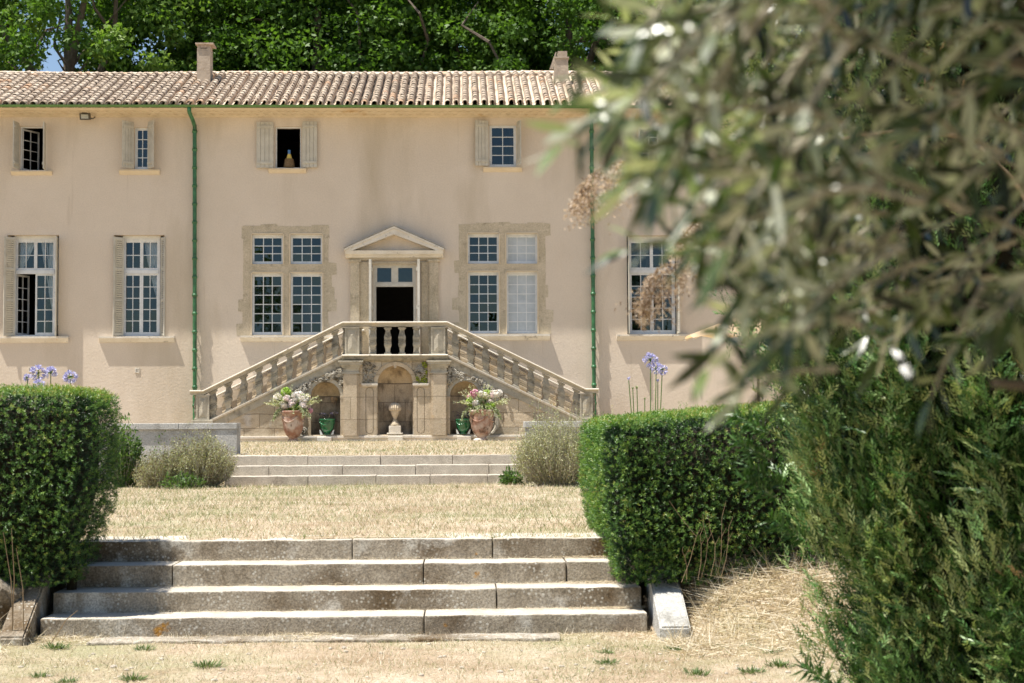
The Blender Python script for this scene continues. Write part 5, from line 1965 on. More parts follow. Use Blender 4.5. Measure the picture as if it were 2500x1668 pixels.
mb.ball((ux_, uy_, za_ + .09), .05, 1, 1, 1.2, 8, 6)
mb.lathe([(.28, 0), (.28, .06), (.05, .09), (.04, .3)], (ux_, uy_, .0), 20)
mb.build('pole', M['pole'], t)
for k in range(8):
    a = 2 * math.pi * k / 8 + math.pi / 8
    mb = MB()
    mb.tube([(ux_ + R_ * f_ * math.cos(a), uy_ + R_ * f_ * math.sin(a), za_ - (za_ - zr_) * f_ ** 1.1 - .012 - .09 * f_ * -math.sin(a) * .5) for f_ in np.linspace(0.03, 1, 6)], .010, 5)
    mb.tube([(ux_, uy_, zr_ - .05), (ux_ + R_ * .5 * math.cos(a), uy_ + R_ * .5 * math.sin(a), za_ - (za_ - zr_) * .5 ** 1.1 - .02)], .009, 5)
    mb.build('rib', M['coping'], t)

# ================================================================== VEGETATION
def at_z(px, py, z):
    """ground point of height z seen at a photo pixel"""
    d = _r3 @ Vector(((px - 1250) / FPX, (834 - py) / FPX, -1.0))
    t_ = (z - CAMZ) / d.z
    return Vector((d.x * t_, d.y * t_, z))


# ------------------------------------------------------------------ clipped yew hedges
def hedge(label, x0, x1, y0, y1, z0, ztop, dens_x, rad=0.11, under=None, n=26000):
    t = thing('yew_hedge', label, 'hedge', ((x0 + x1) / 2, (y0 + y1) / 2, z0), 'clipped yew hedges beside the lower steps')
    cx, cy = (x0 + x1) / 2, (y0 + y1) / 2
    wx, wy, hz = x1 - x0, y1 - y0, 1.4
    I, Nn = [], []

    def put(k, m):
        """inner point (rad below the surface) and outward direction"""
        X = x0 + rad + (wx - 2 * rad) * dens_x(rng.random(m))
        Y = y0 + rad + (wy - 2 * rad) * rng.random(m)
        V = rng.random(m)
        one, zero = np.ones(m), np.zeros(m)
        ph = rng.uniform(0, math.pi / 2, m)
        c, s_ = np.cos(ph), np.sin(ph)
        fX, fY = np.full(m, x0 + rad), np.full(m, y0 + rad)
        gX, gY = np.full(m, x1 - rad), np.full(m, y1 - rad)
        tab = {'front': (X, fY, V, zero, -one, zero), 'back': (X, gY, V, zero, one, zero), 'top': (X, Y, one, zero, zero, one),
               'left': (fX, Y, V, -one, zero, zero), 'right': (gX, Y, V, one, zero, zero),
               'ft': (X, fY, one, zero, -c, s_), 'bt': (X, gY, one, zero, c, s_), 'lt': (fX, Y, one, -c, zero, s_), 'rt': (gX, Y, one, c, zero, s_),
               'fl': (fX, fY, V, -c, -s_, zero), 'fr': (gX, fY, V, c, -s_, zero), 'bl': (fX, gY, V, -c, s_, zero), 'br': (gX, gY, V, c, s_, zero)}
        q_ = tab[k]
        I.append(np.stack(q_[:3], 1))
        Nn.append(np.stack(q_[3:], 1))
    arc = rad * math.pi / 2
    areas = {'front': wx * hz * 1.3, 'back': wx * hz * .4, 'top': wx * wy, 'left': wy * hz, 'right': wy * hz, 'ft': wx * arc * 1.6, 'bt': wx * arc, 'lt': wy * arc * 1.5, 'rt': wy * arc * 1.5,
             'fl': hz * arc * 1.5, 'fr': hz * arc * 1.5, 'bl': hz * arc, 'br': hz * arc}
    tot = sum(areas.values())
    for k, ar in areas.items():
        put(k, int(n * ar / tot))
    inner, nrm = np.concatenate(I), unit(np.concatenate(Nn))
    zt_ = ztop(inner[:, 0])
    inner[:, 2] = z0 + inner[:, 2] * (zt_ - rad - z0)
    pos = inner + nrm * rad

    def shape(p, zt_):
        p = p.copy()
        f = np.clip((zt_ - p[:, 2]) / np.maximum(zt_ - z0, .1), 0, 1)
        for (side, amt) in (under or []):
            k_ = sstep(.45, 1.0, f) * amt
            if side == 'x1':
                p[:, 0] -= k_ * sstep(x1 - 1.0, x1 - .2, p[:, 0])
            if side == 'x0':
                p[:, 0] += k_ * sstep(x0 + 1.0, x0 + .2, p[:, 0])
        p[:, 1] += sstep(.6, 1.0, f) * .10 * (p[:, 1] < cy)
        return p
    pos = shape(pos, zt_)
    N = len(pos)
    top = nrm[:, 2] > .55
    lump = .020 * fbm(pos[:, 0] * 2.2 + pos[:, 1] * 2, pos[:, 2] * 2.4 + pos[:, 1], 1.3, x0) + .015 * fbm(pos[:, 0] * 7, pos[:, 2] * 7 + pos[:, 1] * 8, 1.0, 3.0)
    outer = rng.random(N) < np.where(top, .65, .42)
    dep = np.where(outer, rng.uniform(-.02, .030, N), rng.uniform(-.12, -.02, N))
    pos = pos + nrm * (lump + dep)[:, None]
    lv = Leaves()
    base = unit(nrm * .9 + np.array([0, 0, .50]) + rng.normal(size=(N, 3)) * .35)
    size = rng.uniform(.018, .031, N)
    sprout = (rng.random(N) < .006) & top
    tin = np.where(outer, rng.uniform(.45, .92, N), rng.uniform(.0, .38, N)) + .12 * top * outer  # older inner needles darkened, top brightened: shade and sun put into the tint
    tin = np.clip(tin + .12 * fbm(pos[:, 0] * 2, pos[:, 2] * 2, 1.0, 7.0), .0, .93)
    brown = (fbm(pos[:, 0] * 1.3 + 2, pos[:, 2] * 2.1 + pos[:, 1], 1.2, 4.0) > .74) & (rng.random(N) < .22)
    tin = np.where(brown, .97 + .03 * rng.random(N), tin)
    sl = rng.uniform(.015, .055, N) * np.where(sprout, 2.6, 1)
    for k in range(13):                    # needles in a rosette round every shoot
        side_ = unit(np.cross(base, rdir(N)))
        u = (k / 13.0)
        dr = unit(base * (.25 + .65 * u) + side_)
        st = pos + base * (sl * u)[:, None]
        lv.add(T_DIA, st, dr, base + rng.normal(size=(N, 3)) * .25, size * rng.uniform(.8, 1.1, N), .0052, np.clip(tin + (u - .5) * .12, 0, 1))
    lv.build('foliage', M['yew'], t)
    # near-black twig hull, gap shade put into its colour, with stems
    mb = MB()
    nx, ring = 14, 16
    vs_, fs_ = [], []
    ins, insz = .15, .085
    for i in range(nx + 1):
        x = x0 + ins + (x1 - x0 - 2 * ins) * i / nx
        ztx = float(ztop(np.array([x]))[0])
        for k in range(ring):
            a = 2 * math.pi * k / ring
            yy = cy + ((y1 - y0) / 2 - ins) * max(-1, min(1, 1.25 * math.cos(a)))
            zc = (ztx + z0) / 2
            zz = zc + ((ztx - z0) / 2 - insz) * max(-1, min(1, 1.25 * math.sin(a)))
            vs_.append(tuple(shape(np.array([[x, yy, zz]]), np.array([ztx]))[0]))
    for i in range(nx):
        for k in range(ring):
            a, b = i * ring + k, i * ring + (k + 1) % ring
            fs_.append((a, b, b + ring, a + ring))
    fs_ += [tuple(range(ring)), tuple(nx * ring + k for k in range(ring - 1, -1, -1))]
    mb.add(vs_, fs_)
    for i in range(10):
        x = x0 + .3 + (x1 - x0 - .6) * i / 9
        mb.tube([(x, cy, z0 - .5), (x + .05, cy, z0 + .1), (x, cy, z0 + .4)], [.05, .04, .03], 7)
    mb.build('branches', M['dark_twig_core'], t)
    return t


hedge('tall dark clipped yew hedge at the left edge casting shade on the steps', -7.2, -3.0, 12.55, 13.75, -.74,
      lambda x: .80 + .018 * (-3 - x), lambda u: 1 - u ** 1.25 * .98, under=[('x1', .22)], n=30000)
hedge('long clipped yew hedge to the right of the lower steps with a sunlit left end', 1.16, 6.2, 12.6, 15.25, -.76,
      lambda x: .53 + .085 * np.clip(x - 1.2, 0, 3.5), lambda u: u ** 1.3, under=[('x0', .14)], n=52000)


# ------------------------------------------------------------------ cypress in the right foreground
def cypress():
    cx, cy = 2.62, 7.15
    t = thing('cypress', 'broad dark green cypress filling the right edge of the picture', 'cypress', (cx, cy, ZL))
    zz_ = np.array([-1.1, -.9, -.48, .0, .3, .6, .95, 1.3, 1.6, 2.0, 2.6, 3.4, 4.4, 5.4])
    rr_ = np.array([.45, .58, .84, .92, .99, 1.05, 1.20, 1.27, 1.22, 1.25, 1.60, 1.75, 1.4, .3])  # widened above the frame, out of view, to shade the foliage below
    lv = Leaves()
    n = 2500
    z = rng.uniform(-1.05, 4.8, n)
    z = np.where(rng.random(n) < .35, rng.uniform(-1.05, 1.0, n), z)
    th = rng.uniform(0, 2 * math.pi, n)
    th = np.where(rng.random(n) < .55, rng.uniform(math.pi * .85, math.pi * 1.65, n), th)     # denser towards the garden path
    lobe = .13 * np.sin(th * 11 + z * 1.6) + .07 * np.sin(th * 19 - z * 2.9) + .10 * fbm(th * 3, z * 2.6, 1.0)
    gap = (fbm(th * 2.6 + z * .4, z * 1.7, 1.6, 2.0) < -.18) & (z < 3)
    lobe = lobe - .24 * gap
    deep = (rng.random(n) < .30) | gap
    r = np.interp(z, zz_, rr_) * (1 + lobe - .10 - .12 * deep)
    c = np.stack([cx + r * np.cos(th), cy + r * np.sin(th), z], 1)
    out = np.stack([np.cos(th), np.sin(th), np.zeros(n)], 1)
    S = 38
    cc_ = np.repeat(c, S, 0)
    oo = np.repeat(out, S, 0)
    NN = len(cc_)
    off = rng.normal(size=(NN, 3)) * np.array([.05, .05, .10])
    p = cc_ + off
    ax = unit(np.repeat(unit(out * .5 + np.array([0, 0, .95]) + rng.normal(size=(n, 3)) * .40), S, 0) + rng.normal(size=(NN, 3)) * .30)
    tin = np.clip(np.repeat(np.where(deep, rng.uniform(0, .25, n), rng.uniform(.55, 1.05, n) ), S) + rng.normal(size=NN) * .16, 0, .95)  # outer clusters pale, recessed ones near-black: light and shade put into the tint
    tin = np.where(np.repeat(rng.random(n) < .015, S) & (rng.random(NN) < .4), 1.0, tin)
    sl = rng.uniform(.055, .115, NN)
    sd_ = unit(np.cross(ax, rdir(NN)))
    K = 8
    for k in range(K):
        u = (k + .5) / K
        sgn = 1 if k % 2 else -1
        st = p + ax * (sl * u)[:, None]
        tw_ = unit(sd_ * sgn + np.cross(ax, sd_) * rng.uniform(-.8, .8, (NN, 1)))
        dr = unit(ax * 1.1 + tw_ * .55)
        lv.add(T_DIA, st, dr, np.cross(ax, sd_) + sd_ * .4, sl * .34, .0085, tin)
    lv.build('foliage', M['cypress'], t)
    # stray sprays standing out on the left
    for (px_, py_, ll) in ((1822, 1110, .22), (1835, 1200, .30), (1850, 1170, .22), (1812, 1040, .16), (1985, 1660, .15), (1905, 1300, .12)):
        a = P(px_ + 75, py_ + 25, 6.9)
        b = P(px_ - 20, py_ - 30, 6.8)
        lv = Leaves()
        m = 26
        A_, B_ = np.array(a), np.array(b)
        uu = np.linspace(.1, 1, m)[:, None]
        pp = A_ + (B_ - A_) * uu
        dr = unit(B_ - A_ + np.zeros((m, 3)))
        side_ = unit(np.cross(dr, rdir(m)))
        for s_ in (-1, 1):
            for rep in range(2):
                d2 = unit(dr * .8 + side_ * s_ + rdir(m) * .25)
                lv.add(T_DIA, pp, d2, rdir(m), rng.uniform(.04, .09, m), .012, .5 + .3 * rng.random(m))
        lv.build('stray_spray', M['cypress'], t)
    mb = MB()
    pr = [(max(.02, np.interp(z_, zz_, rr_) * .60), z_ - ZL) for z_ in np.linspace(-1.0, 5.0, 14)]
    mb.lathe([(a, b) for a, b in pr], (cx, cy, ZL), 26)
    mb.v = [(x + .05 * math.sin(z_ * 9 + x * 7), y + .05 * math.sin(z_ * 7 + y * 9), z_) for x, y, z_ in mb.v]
    mb.build('dark_twig_hull', M['dark_twig_core'], t)  # solid hull, inner shade put into its near-black colour
    mb = MB()
    mb.tube([(cx, cy, ZL - .1), (cx, cy, ZL + .5), (cx, cy, 3.5)], [.16, .14, .05], 9)
    mb.build('trunk', M['bark'], t)


cypress()


# ------------------------------------------------------------------ olive tree close to the camera
def olive():
    t = thing('olive_tree', 'olive branches with silvery leaves hanging blurred in the near right foreground', 'olive tree', (2.2, 2.7, ZL))
    lv = Leaves()
    tw = MB()
    ty = np.array([-200, 0, 150, 230, 300, 420, 520, 620, 700, 800, 900, 960, 1020, 1100, 1250, 1500])
    tx = np.array([1560, 1540, 1500, 1470, 1470, 1540, 1640, 1690, 1760, 1830, 1850, 2010, 2200, 2330, 2400, 2440])
    rr = random.Random(21)
    scale_near = True

    def twig(tip, base, nl, size, sag=.05, tint=.5, r0=.0045):
        tip, base = Vector(tip), Vector(base)
        if scale_near:
            k_ = 1.22
            c_ = Vector((0, 0, CAMZ))
            tip, base = c_ + (tip - c_) * k_, c_ + (base - c_) * k_
        pts = []
        for i in range(nl + 1):
            u = i / nl
            p_ = base.lerp(tip, u)
            p_.z += sag * math.sin(u * math.pi * .8)
            pts.append(p_)
        tw.tube(pts, [r0 * (1 - .75 * i / nl) for i in range(nl + 1)], 5)
        P_, D_, N_, L2, W2, T2 = [], [], [], [], [], []
        ax0 = rdir(1)[0]
        for i in range(1, nl + 1):
            d = (pts[i] - pts[i - 1]).normalized()
            dn = np.array(d)
            s1 = np.cross(dn, ax0)
            s1 /= np.linalg.norm(s1) + 1e-9
            if i % 2:
                s1 = np.cross(dn, s1)
            for sg in (-1, 1):
                if rr.random() < .10:
                    continue
                dd = dn * rr.uniform(.5, 1.0) + s1 * sg * rr.uniform(.5, 1.1) + np.array([0, 0, rr.uniform(-.35, .25)])
                P_.append(pts[i]); D_.append(dd)
                N_.append(np.array([rr.gauss(0, .6), rr.gauss(-.3, .6), rr.gauss(.1, .8)]))
                L2.append(size * rr.uniform(.65, 1.2)); W2.append(size * rr.uniform(.15, .22)); T2.append(min(.99, max(0, tint - .05 + rr.gauss(0, .36))) if rr.random() > .01 else 1.0)
            if i == nl:
                P_.append(pts[i]); D_.append(dn); N_.append(np.array([0, -.3, 1])); L2.append(size); W2.append(size * .2); T2.append(tint)
        lv.add(T_OLV, np.array([list(v) for v in P_]), np.array(D_), np.array(N_), np.array(L2), np.array(W2), np.array(T2))

    # a few single shoots that make the outline
    for (px_, py_, Y_, bx_, by_, bY) in ((1378, 360, 1.25, 1560, 215, 1.35), (1420, 250, 1.5, 1640, 200, 1.6), (1530, 470, 1.35, 1790, 400, 1.5), (1545, 620, 1.5, 1780, 600, 1.6),
                                          (1590, 440, 1.3, 1900, 380, 1.4), (1730, 910, 1.3, 1860, 690, 1.45), (1820, 960, 1.35, 2040, 900, 1.45), (1500, 60, 1.6, 1720, 150, 1.7), (1640, 20, 1.4, 1800, 260, 1.5),
                                          (1420, 200, 1.7, 1600, 230, 1.8), (1700, 130, 1.5, 1560, 20, 1.55), (2150, 330, 1.25, 1950, 520, 1.3), (2060, 430, 1.35, 1860, 600, 1.4),
                                          (1870, 640, 1.45, 1900, 350, 1.5)):
        b = P(bx_, by_, bY)
        a = P(px_, py_, Y_)
        d = (a - b).length
        twig(a, b, max(4, int(d / .020)), .066, .01, .6)
    for i in range(170):
        py_ = rr.uniform(-160, 890) if i < 166 else rr.uniform(900, 1500)
        lo = np.interp(py_, ty, tx)
        f = rr.random()
        px_ = lo + 40 + (2560 - lo) * f ** (1.7 if i < 166 else .5)
        Y_ = rr.uniform(1.15, 1.75) if f < .3 else rr.uniform(1.2, 2.4)
        tip = P(px_, py_, Y_)
        ln = rr.uniform(.12, .26)
        dirn = Vector((rr.uniform(.35, 1), rr.uniform(-.1, .9), rr.uniform(-.35 if py_ < 600 else .1, .95))).normalized()
        twig(tip, tip + dirn * ln, int(ln / .020), rr.uniform(.050, .070), rr.uniform(0, .03), .45)
    # unseen canopy above and right of the frame, added and shaped to shade the branches
    scale_near = False
    for i in range(3600):
        ty_ = rr.uniform(1.1, 3.4)
        tip = Vector((rr.uniform(-.05, 2.4), ty_, .66 + .30 * ty_ + rr.uniform(0, 1.0)))
        if tip.x + .346 * (tip.z - .7) < .31 * ty_ - .04 + rr.uniform(-.05, .07):
            continue
        ln = rr.uniform(.15, .3)
        dirn = Vector((rr.uniform(.1, 1), rr.uniform(-.3, .9), rr.uniform(-.1, .6))).normalized()
        twig(tip, tip + dirn * ln, int(ln / .024), rr.uniform(.06, .08), .0, .4)
    for i in range(1500):  # unseen twigs beside and behind the camera, added to block light
        tip = Vector((rr.uniform(.75, 3.2), rr.uniform(-1.4, 1.5), rr.uniform(.1, 2.6)))
        if tip.y > .2 and tip.x < .36 * tip.y + .45:
            continue
        ln = rr.uniform(.15, .3)
        dirn = Vector((rr.uniform(.1, 1), rr.uniform(-.6, .4), rr.uniform(-.5, .5))).normalized()
        twig(tip, tip + dirn * ln, int(ln / .03), rr.uniform(.07, .09), .0, .4)
    for i in range(260):
        tip = Vector((rr.uniform(.9, 3.0), rr.uniform(1.9, 3.4), rr.uniform(-.3, 1.2)))
        if tip.x < .36 * tip.y + .3:
            continue
        ln = rr.uniform(.15, .3)
        dirn = Vector((rr.uniform(-.2, 1), rr.uniform(-.3, .9), rr.uniform(-.8, .3))).normalized()
        twig(tip, tip + dirn * ln, int(ln / .024), rr.uniform(.05, .065), .02, .4)
    lv.build('leaves', M['olive'], t)
    tw.build('twigs', M['twig'], t)
    mb = MB()
    trunk = [(2.2, 2.7, ZL - .1), (2.15, 2.65, -.6), (2.25, 2.75, 0), (2.1, 2.6, .6), (2.0, 2.5, 1.1)]
    mb.tube(trunk, [.16, .13, .11, .09, .07], 10)
    mb.build('trunk', M['bark'], t)
    for pts in (((2.1, 2.6, .6), (1.5, 2.2, .95), (1.0, 1.9, 1.0), (.55, 1.7, .98)), ((2.0, 2.5, 1.1), (1.4, 2.1, 1.4), (.9, 1.8, 1.5)),
                ((2.25, 2.75, 0), (1.6, 2.3, .45), (1.0, 2.0, .60), (.62, 1.8, .62)), ((2.0, 2.5, 1.1), (2.2, 2.2, 1.7), (2.0, 2.0, 2.2))):
        mb = MB()
        mb.tube(pts, [.035, .022, .013, .006][:len(pts)], 7)
        mb.build('limb', M['bark'], t)


olive()


# ------------------------------------------------------------------ dry reeds with drooping plumes
def reed(label, pts, r_strand, n):
    base = Vector((2.12, 5.35, ZL))
    t = thing('dry_reed', label, 'reed', base, 'dry reeds between the olive and the cypress')
    V = [Vector((2.12, 5.35, ZL)), Vector((2.10, 5.38, .9)), P(2330, 330, 5.45)] + [P(a, b, Y_) for a, b, Y_ in pts]
    # smooth the path
    def cr(t_):
        k = min(int(t_), len(V) - 2)
        f = t_ - k
        p0, p1, p2, p3 = V[max(k - 1, 0)], V[k], V[k + 1], V[min(k + 2, len(V) - 1)]
        return .5 * ((2 * p1) + (-p0 + p2) * f + (2 * p0 - 5 * p1 + 4 * p2 - p3) * f * f + (-p0 + 3 * p1 - 3 * p2 + p3) * f ** 3)
    m = 40
    path = [cr((len(V) - 1) * i / m) for i in range(m + 1)]
    mb = MB()
    mb.tube(path, [.006 - .0045 * i / m for i in range(m + 1)], 5)
    mb.build('stem', M['straw_stalk'], t)
    lv = Leaves()
    for i in range(n):
        u = rng.uniform(.62, 1.0)
        p = np.array(path[int(u * m)])
        L_ = r_strand * (.35 + 1.1 * math.sin((u - .55) / .45 * math.pi * .9)) * rng.uniform(.5, 1.1)
        d = np.array([rng.normal() * .35 - .15, rng.normal() * .5, -1.0])
        d /= np.linalg.norm(d)
        k = 9
        st = p + d * (np.linspace(.05, 1, k) * L_)[:, None] + rng.normal(size=(k, 3)) * .006
        lv.add(T_DIA, st, unit(d + rng.normal(size=(k, 3)) * .8), rdir(k), rng.uniform(.010, .022, k), .006, rng.random(k))
    lv.build('plume', M['reed'], t)


reed('dry drooping reed plume crossing in front of the right green downpipe',
     [(1700, 425, 5.3), (1640, 400, 5.2), (1560, 392, 5.2), (1490, 402, 5.2), (1440, 430, 5.2), (1412, 480, 5.2)], .135, 150)
reed('dry reed plume hanging in front of the tall window right of the downpipe',
     [(1850, 560, 5.4), (1750, 600, 5.3), (1680, 640, 5.3), (1620, 650, 5.3), (1590, 680, 5.3), (1576, 745, 5.3)], .12, 180)
reed('dry reed plume above the tall window, half hidden by olive leaves',
     [(1830, 520, 5.6), (1770, 510, 5.5), (1720, 530, 5.5), (1680, 560, 5.5), (1660, 600, 5.5)], .11, 130)


# ------------------------------------------------------------------ plane trees behind the house
def plane_mesh(seed, ncl, thin=1.0, tone=1.0):
    r = np.random.default_rng(seed)
    lv = Leaves()
    cl = []
    for i in range(ncl):
        th = r.uniform(0, 2 * math.pi)
        z = r.uniform(0, 1)
        # crown from 6.5 m to 22 m
        R_ = 5.2 * (1 - (2 * z - .9) ** 2 * .55) * r.uniform(.35, 1.0) ** .5
        cl.append((R_ * math.cos(th), R_ * math.sin(th) * .9, 7 + 14.5 * z))
    cl = np.array(cl)
    m = int(150 * thin)
    c = np.repeat(cl, m, 0)
    N = len(c)
    d = r.normal(size=(N, 3))
    d /= np.linalg.norm(d, axis=1, keepdims=True)
    rad = np.repeat(r.uniform(.55, 1.15, ncl), m)[:, None]
    p = c + d * rad * (r.random((N, 1)) ** .5) * np.array([1.1, 1.1, .65])
    al = d * .5 + r.normal(size=(N, 3)) * .5 + np.array([0, 0, -.35])
    nr = d * .3 + r.normal(size=(N, 3)) * .7 + np.array([0, -.15, .7])
    tin = np.clip(np.repeat(r.uniform(.05, .95, ncl), m) + r.normal(size=N) * .16, 0, 1 / max(tone, 1)) * tone
    lv.add(T_MAPLE, p, al, nr, r.uniform(.11, .22, N), r.uniform(.13, .25, N), tin)
    crown = lv.mesh('crown')
    crown.materials.append(M['plane_leaf'])
    mb = MB()
    rr = random.Random(seed)
    mb.tube([(0, 0, -.2), (.1, 0, 3), (0, .1, 7), (.2, 0, 11), (.1, .1, 16)], [.55, .45, .38, .28, .12], 10)
    tm_ = bpy.data.meshes.new('trunk')
    tm_.from_pydata(mb.v, [], mb.f)
    tm_.materials.append(M['bark'])
    limbs = []
    for k in range(7):
        a = 2 * math.pi * k / 7 + rr.uniform(-.3, .3)
        z = rr.uniform(7, 12)
        L_ = rr.uniform(3, 5)
        mb = MB()
        pts = [(.1, .05, z), (L_ * .35 * math.cos(a), L_ * .35 * math.sin(a), z + 1.8), (L_ * .7 * math.cos(a + .2), L_ * .7 * math.sin(a + .2), z + 4.2), (L_ * math.cos(a), L_ * math.sin(a), z + 7)]
        mb.tube(pts, [.20, .15, .10, .04], 7)
        for q_ in range(4):
            b = Vector(pts[1 + q_ % 3])
            mb.tube([b, b + Vector((rr.uniform(-1, 1), rr.uniform(-1, 1), rr.uniform(.5, 1.5))), b + Vector((rr.uniform(-2, 2), rr.uniform(-2, 2), rr.uniform(1, 2.6)))], [.07, .05, .02], 5)
        lm = bpy.data.meshes.new('limb')
        lm.from_pydata(mb.v, [], mb.f)
        lm.materials.append(M['bark'])
        limbs.append(lm)
    return crown, tm_, limbs


kinds = [plane_mesh(31, 240, 1.0, 1.1), plane_mesh(32, 520, .9, .44), plane_mesh(33, 400, .9, .5)]  # tone puts bright sun and crown shade into the leaf colours
spots = [(-20.5, 58, 0, 0.4, 1.0, 'sunlit plane tree at the left corner with gaps of sky in its crown'),
         (-14.2, 56.5, 0, 2.1, 1.0, 'bright green plane tree left of the tall chimney'),
         (-10.0, 60, 1, 0.9, 1.0, 'plane tree whose leaves show just behind the tall left chimney'),
         (-5.4, 59, 1, 3.3, 1.02, 'dark plane tree above the roof right of the tall chimney'),
         (-0.4, 61, 1, 5.0, 1.0, 'shaded plane tree above the middle of the roof'),
         (4.2, 59, 1, 1.6, 1.0, 'dark plane tree behind the short right chimney'),
         (9.6, 62, 2, 4.1, 1.0, 'plane tree right of the short chimney with bare limbs showing'),
         (15.4, 60, 0, 2.7, 1.0, 'plane tree seen in gaps between olive leaves'),
         (21.5, 61, 1, 1.2, 1.0, 'plane tree behind the cypress at the far right'),
         (-26.5, 60, 1, 5.5, 1.0, 'plane tree standing beyond the left end of the house front')]
for (x, y, k, rz, s_, lab) in spots:
    crown, tm_, limbs = kinds[k]
    t = thing('plane_tree', lab, 'tree', (x, y, 0), 'plane trees in a row behind the house', rz)
    t.scale = (s_, s_, s_)
    for nm, me_ in [('crown', crown), ('trunk', tm_)] + [('limb', m_) for m_ in limbs]:
        o = bpy.data.objects.new(nm, me_)
        COL.objects.link(o)
        o.parent = t
# second, deeper row seen only as darker leaves between the first
for (x, y, k, rz, lab) in ((-8, 69, 1, .3, 'farther plane tree seen dark between the crowns left of centre'), (0.5, 70, 1, 2.0, 'farther plane tree seen dark between the crowns at centre'), (8, 70, 2, 3.0, 'farther plane tree seen dark between the crowns right of centre')):
    crown, tm_, limbs = kinds[k]
    t = thing('plane_tree', lab, 'tree', (x, y, 0), 'farther plane trees in a second row', rz)
    for nm, me_ in [('crown', crown), ('trunk', tm_)] + [('limb', m_) for m_ in limbs]:
        o = bpy.data.objects.new(nm, me_)
        COL.objects.link(o)
        o.parent = t
# trees of the park behind the viewer, mirrored in the window panes
for (x, y, k, rz, s_, lab) in ((-16, -24, 0, 1, .62, 'park tree whose dark crown is mirrored in the left tall windows'), (-3.5, -34, 2, 2, .55, 'park tree mirrored low in the left mullioned window'), (11, -22, 1, 3, .60, 'park tree mirrored in the window right of the downpipe')):
    crown, tm_, limbs = kinds[k]
    t = thing('plane_tree', lab, 'tree', (x, y, ZL), 'park trees mirrored in the panes', rz)
    t.scale = (s_, s_, s_)
    for nm, me_ in [('crown', crown), ('trunk', tm_)]:
        o = bpy.data.objects.new(nm, me_)
        COL.objects.link(o)
        o.parent = t


# ------------------------------------------------------------------ loose bushes at the foot of the parapets
def bush(name, label, cat, c, w_, d_, h_, nst, mat, leaf=(.02, .055), wid=.012, per=34, spread=1.0, group=None, tb=(0, 1), tpl=T_DIA, stem='twig'):
    t = thing(name, label, cat, c, group)
    x, y, z = c
    mb = MB()
    lv = Leaves()
    for i in range(nst):
        a = rng.uniform(0, 2 * math.pi)
        rr_ = math.sqrt(rng.random())
        tx_, ty_ = math.cos(a) * rr_ * w_ / 2, math.sin(a) * rr_ * d_ / 2
        hh = h_ * (1 - .42 * rr_ ** 2.2) * rng.uniform(.62, 1.05) * (1 + .10 * math.sin(a * 3 + w_ * 9) + .08 * math.sin(a * 7))
        p0 = np.array([x + tx_ * .35, y + ty_ * .35, z - .03])
        p2 = np.array([x + tx_ * spread, y + ty_, z + hh])
        p1 = (p0 + p2) / 2 + np.array([tx_ * .12, ty_ * .12, -.02]) + rng.normal(size=3) * .05 * h_
        mb.tube([p0, p1, p2], [.004, .003, .0012], 4)
        u = rng.random(per) ** .75
        pp = np.where(u[:, None] < .5, p0 + (p1 - p0) * (u * 2)[:, None], p1 + (p2 - p1) * (u * 2 - 1)[:, None])
        dv = (p2 - p0) / np.linalg.norm(p2 - p0)
        tn = tb[0] + (tb[1] - tb[0]) * rng.random(per)
        lv.add(tpl, pp + rng.normal(size=(per, 3)) * .018, unit(dv + rng.normal(size=(per, 3)) * 1.1), rdir(per, .5), rng.uniform(*leaf, per), wid, tn)
    mb.build('stems', M[stem], t)
    lv.build('leaves', M[mat], t)


bush('dry_bush', 'broad grey green bush with rust brown tips left of the upper steps', 'bush', (-4.18, 24.8, ZM), 1.25, .9, .86, 620, 'lavender', group='dry bushes at the ends of the upper steps')
bush('dry_bush', 'lower brownish bush touching the left side of the broad grey green one', 'bush', (-4.80, 24.6, ZM), .75, .7, .60, 260, 'lavender', tb=(0, .8), group='dry bushes at the ends of the upper steps')
bush('dry_bush', 'tall silvery grey bush with brown base right of the upper steps', 'bush', (1.50, 24.5, ZM), 1.55, 1.0, 1.16, 800, 'lavender', tb=(.2, 1), group='dry bushes at the ends of the upper steps')
bush('yellow_weed', 'loose yellow green weed rising above the silvery bush before the right parapet', 'weed', (1.25, 25.2, ZM), .9, .5, 1.38, 34, 'sprig', leaf=(.03, .07), per=22, tb=(.4, 1))
bush('leafy_shrub', 'fresh green leafy shrub between the left hedge and the dry bushes', 'shrub', (-5.38, 24.9, ZM), .55, .6, 1.10, 120, 'shrub', leaf=(.05, .10), wid=.03, per=24)
bush('leafy_shrub', 'small fresh green plant at the foot of the right end of the upper steps', 'shrub', (.76, 24.95, ZM), .36, .3, .27, 60, 'shrub', leaf=(.05, .10), wid=.03, per=10)
bush('leafy_shrub', 'low green ground ivy in front of the broad grey green bush', 'shrub', (-4.35, 24.25, ZM), .8, .3, .24, 70, 'shrub', leaf=(.03, .07), wid=.03, per=12)
bush('seedling', 'thin leggy green shoot rising before the left parapet wall', 'weed', (-4.95, 25.5, ZM), .3, .2, .95, 9, 'shrub', leaf=(.03, .06), wid=.02, per=18)

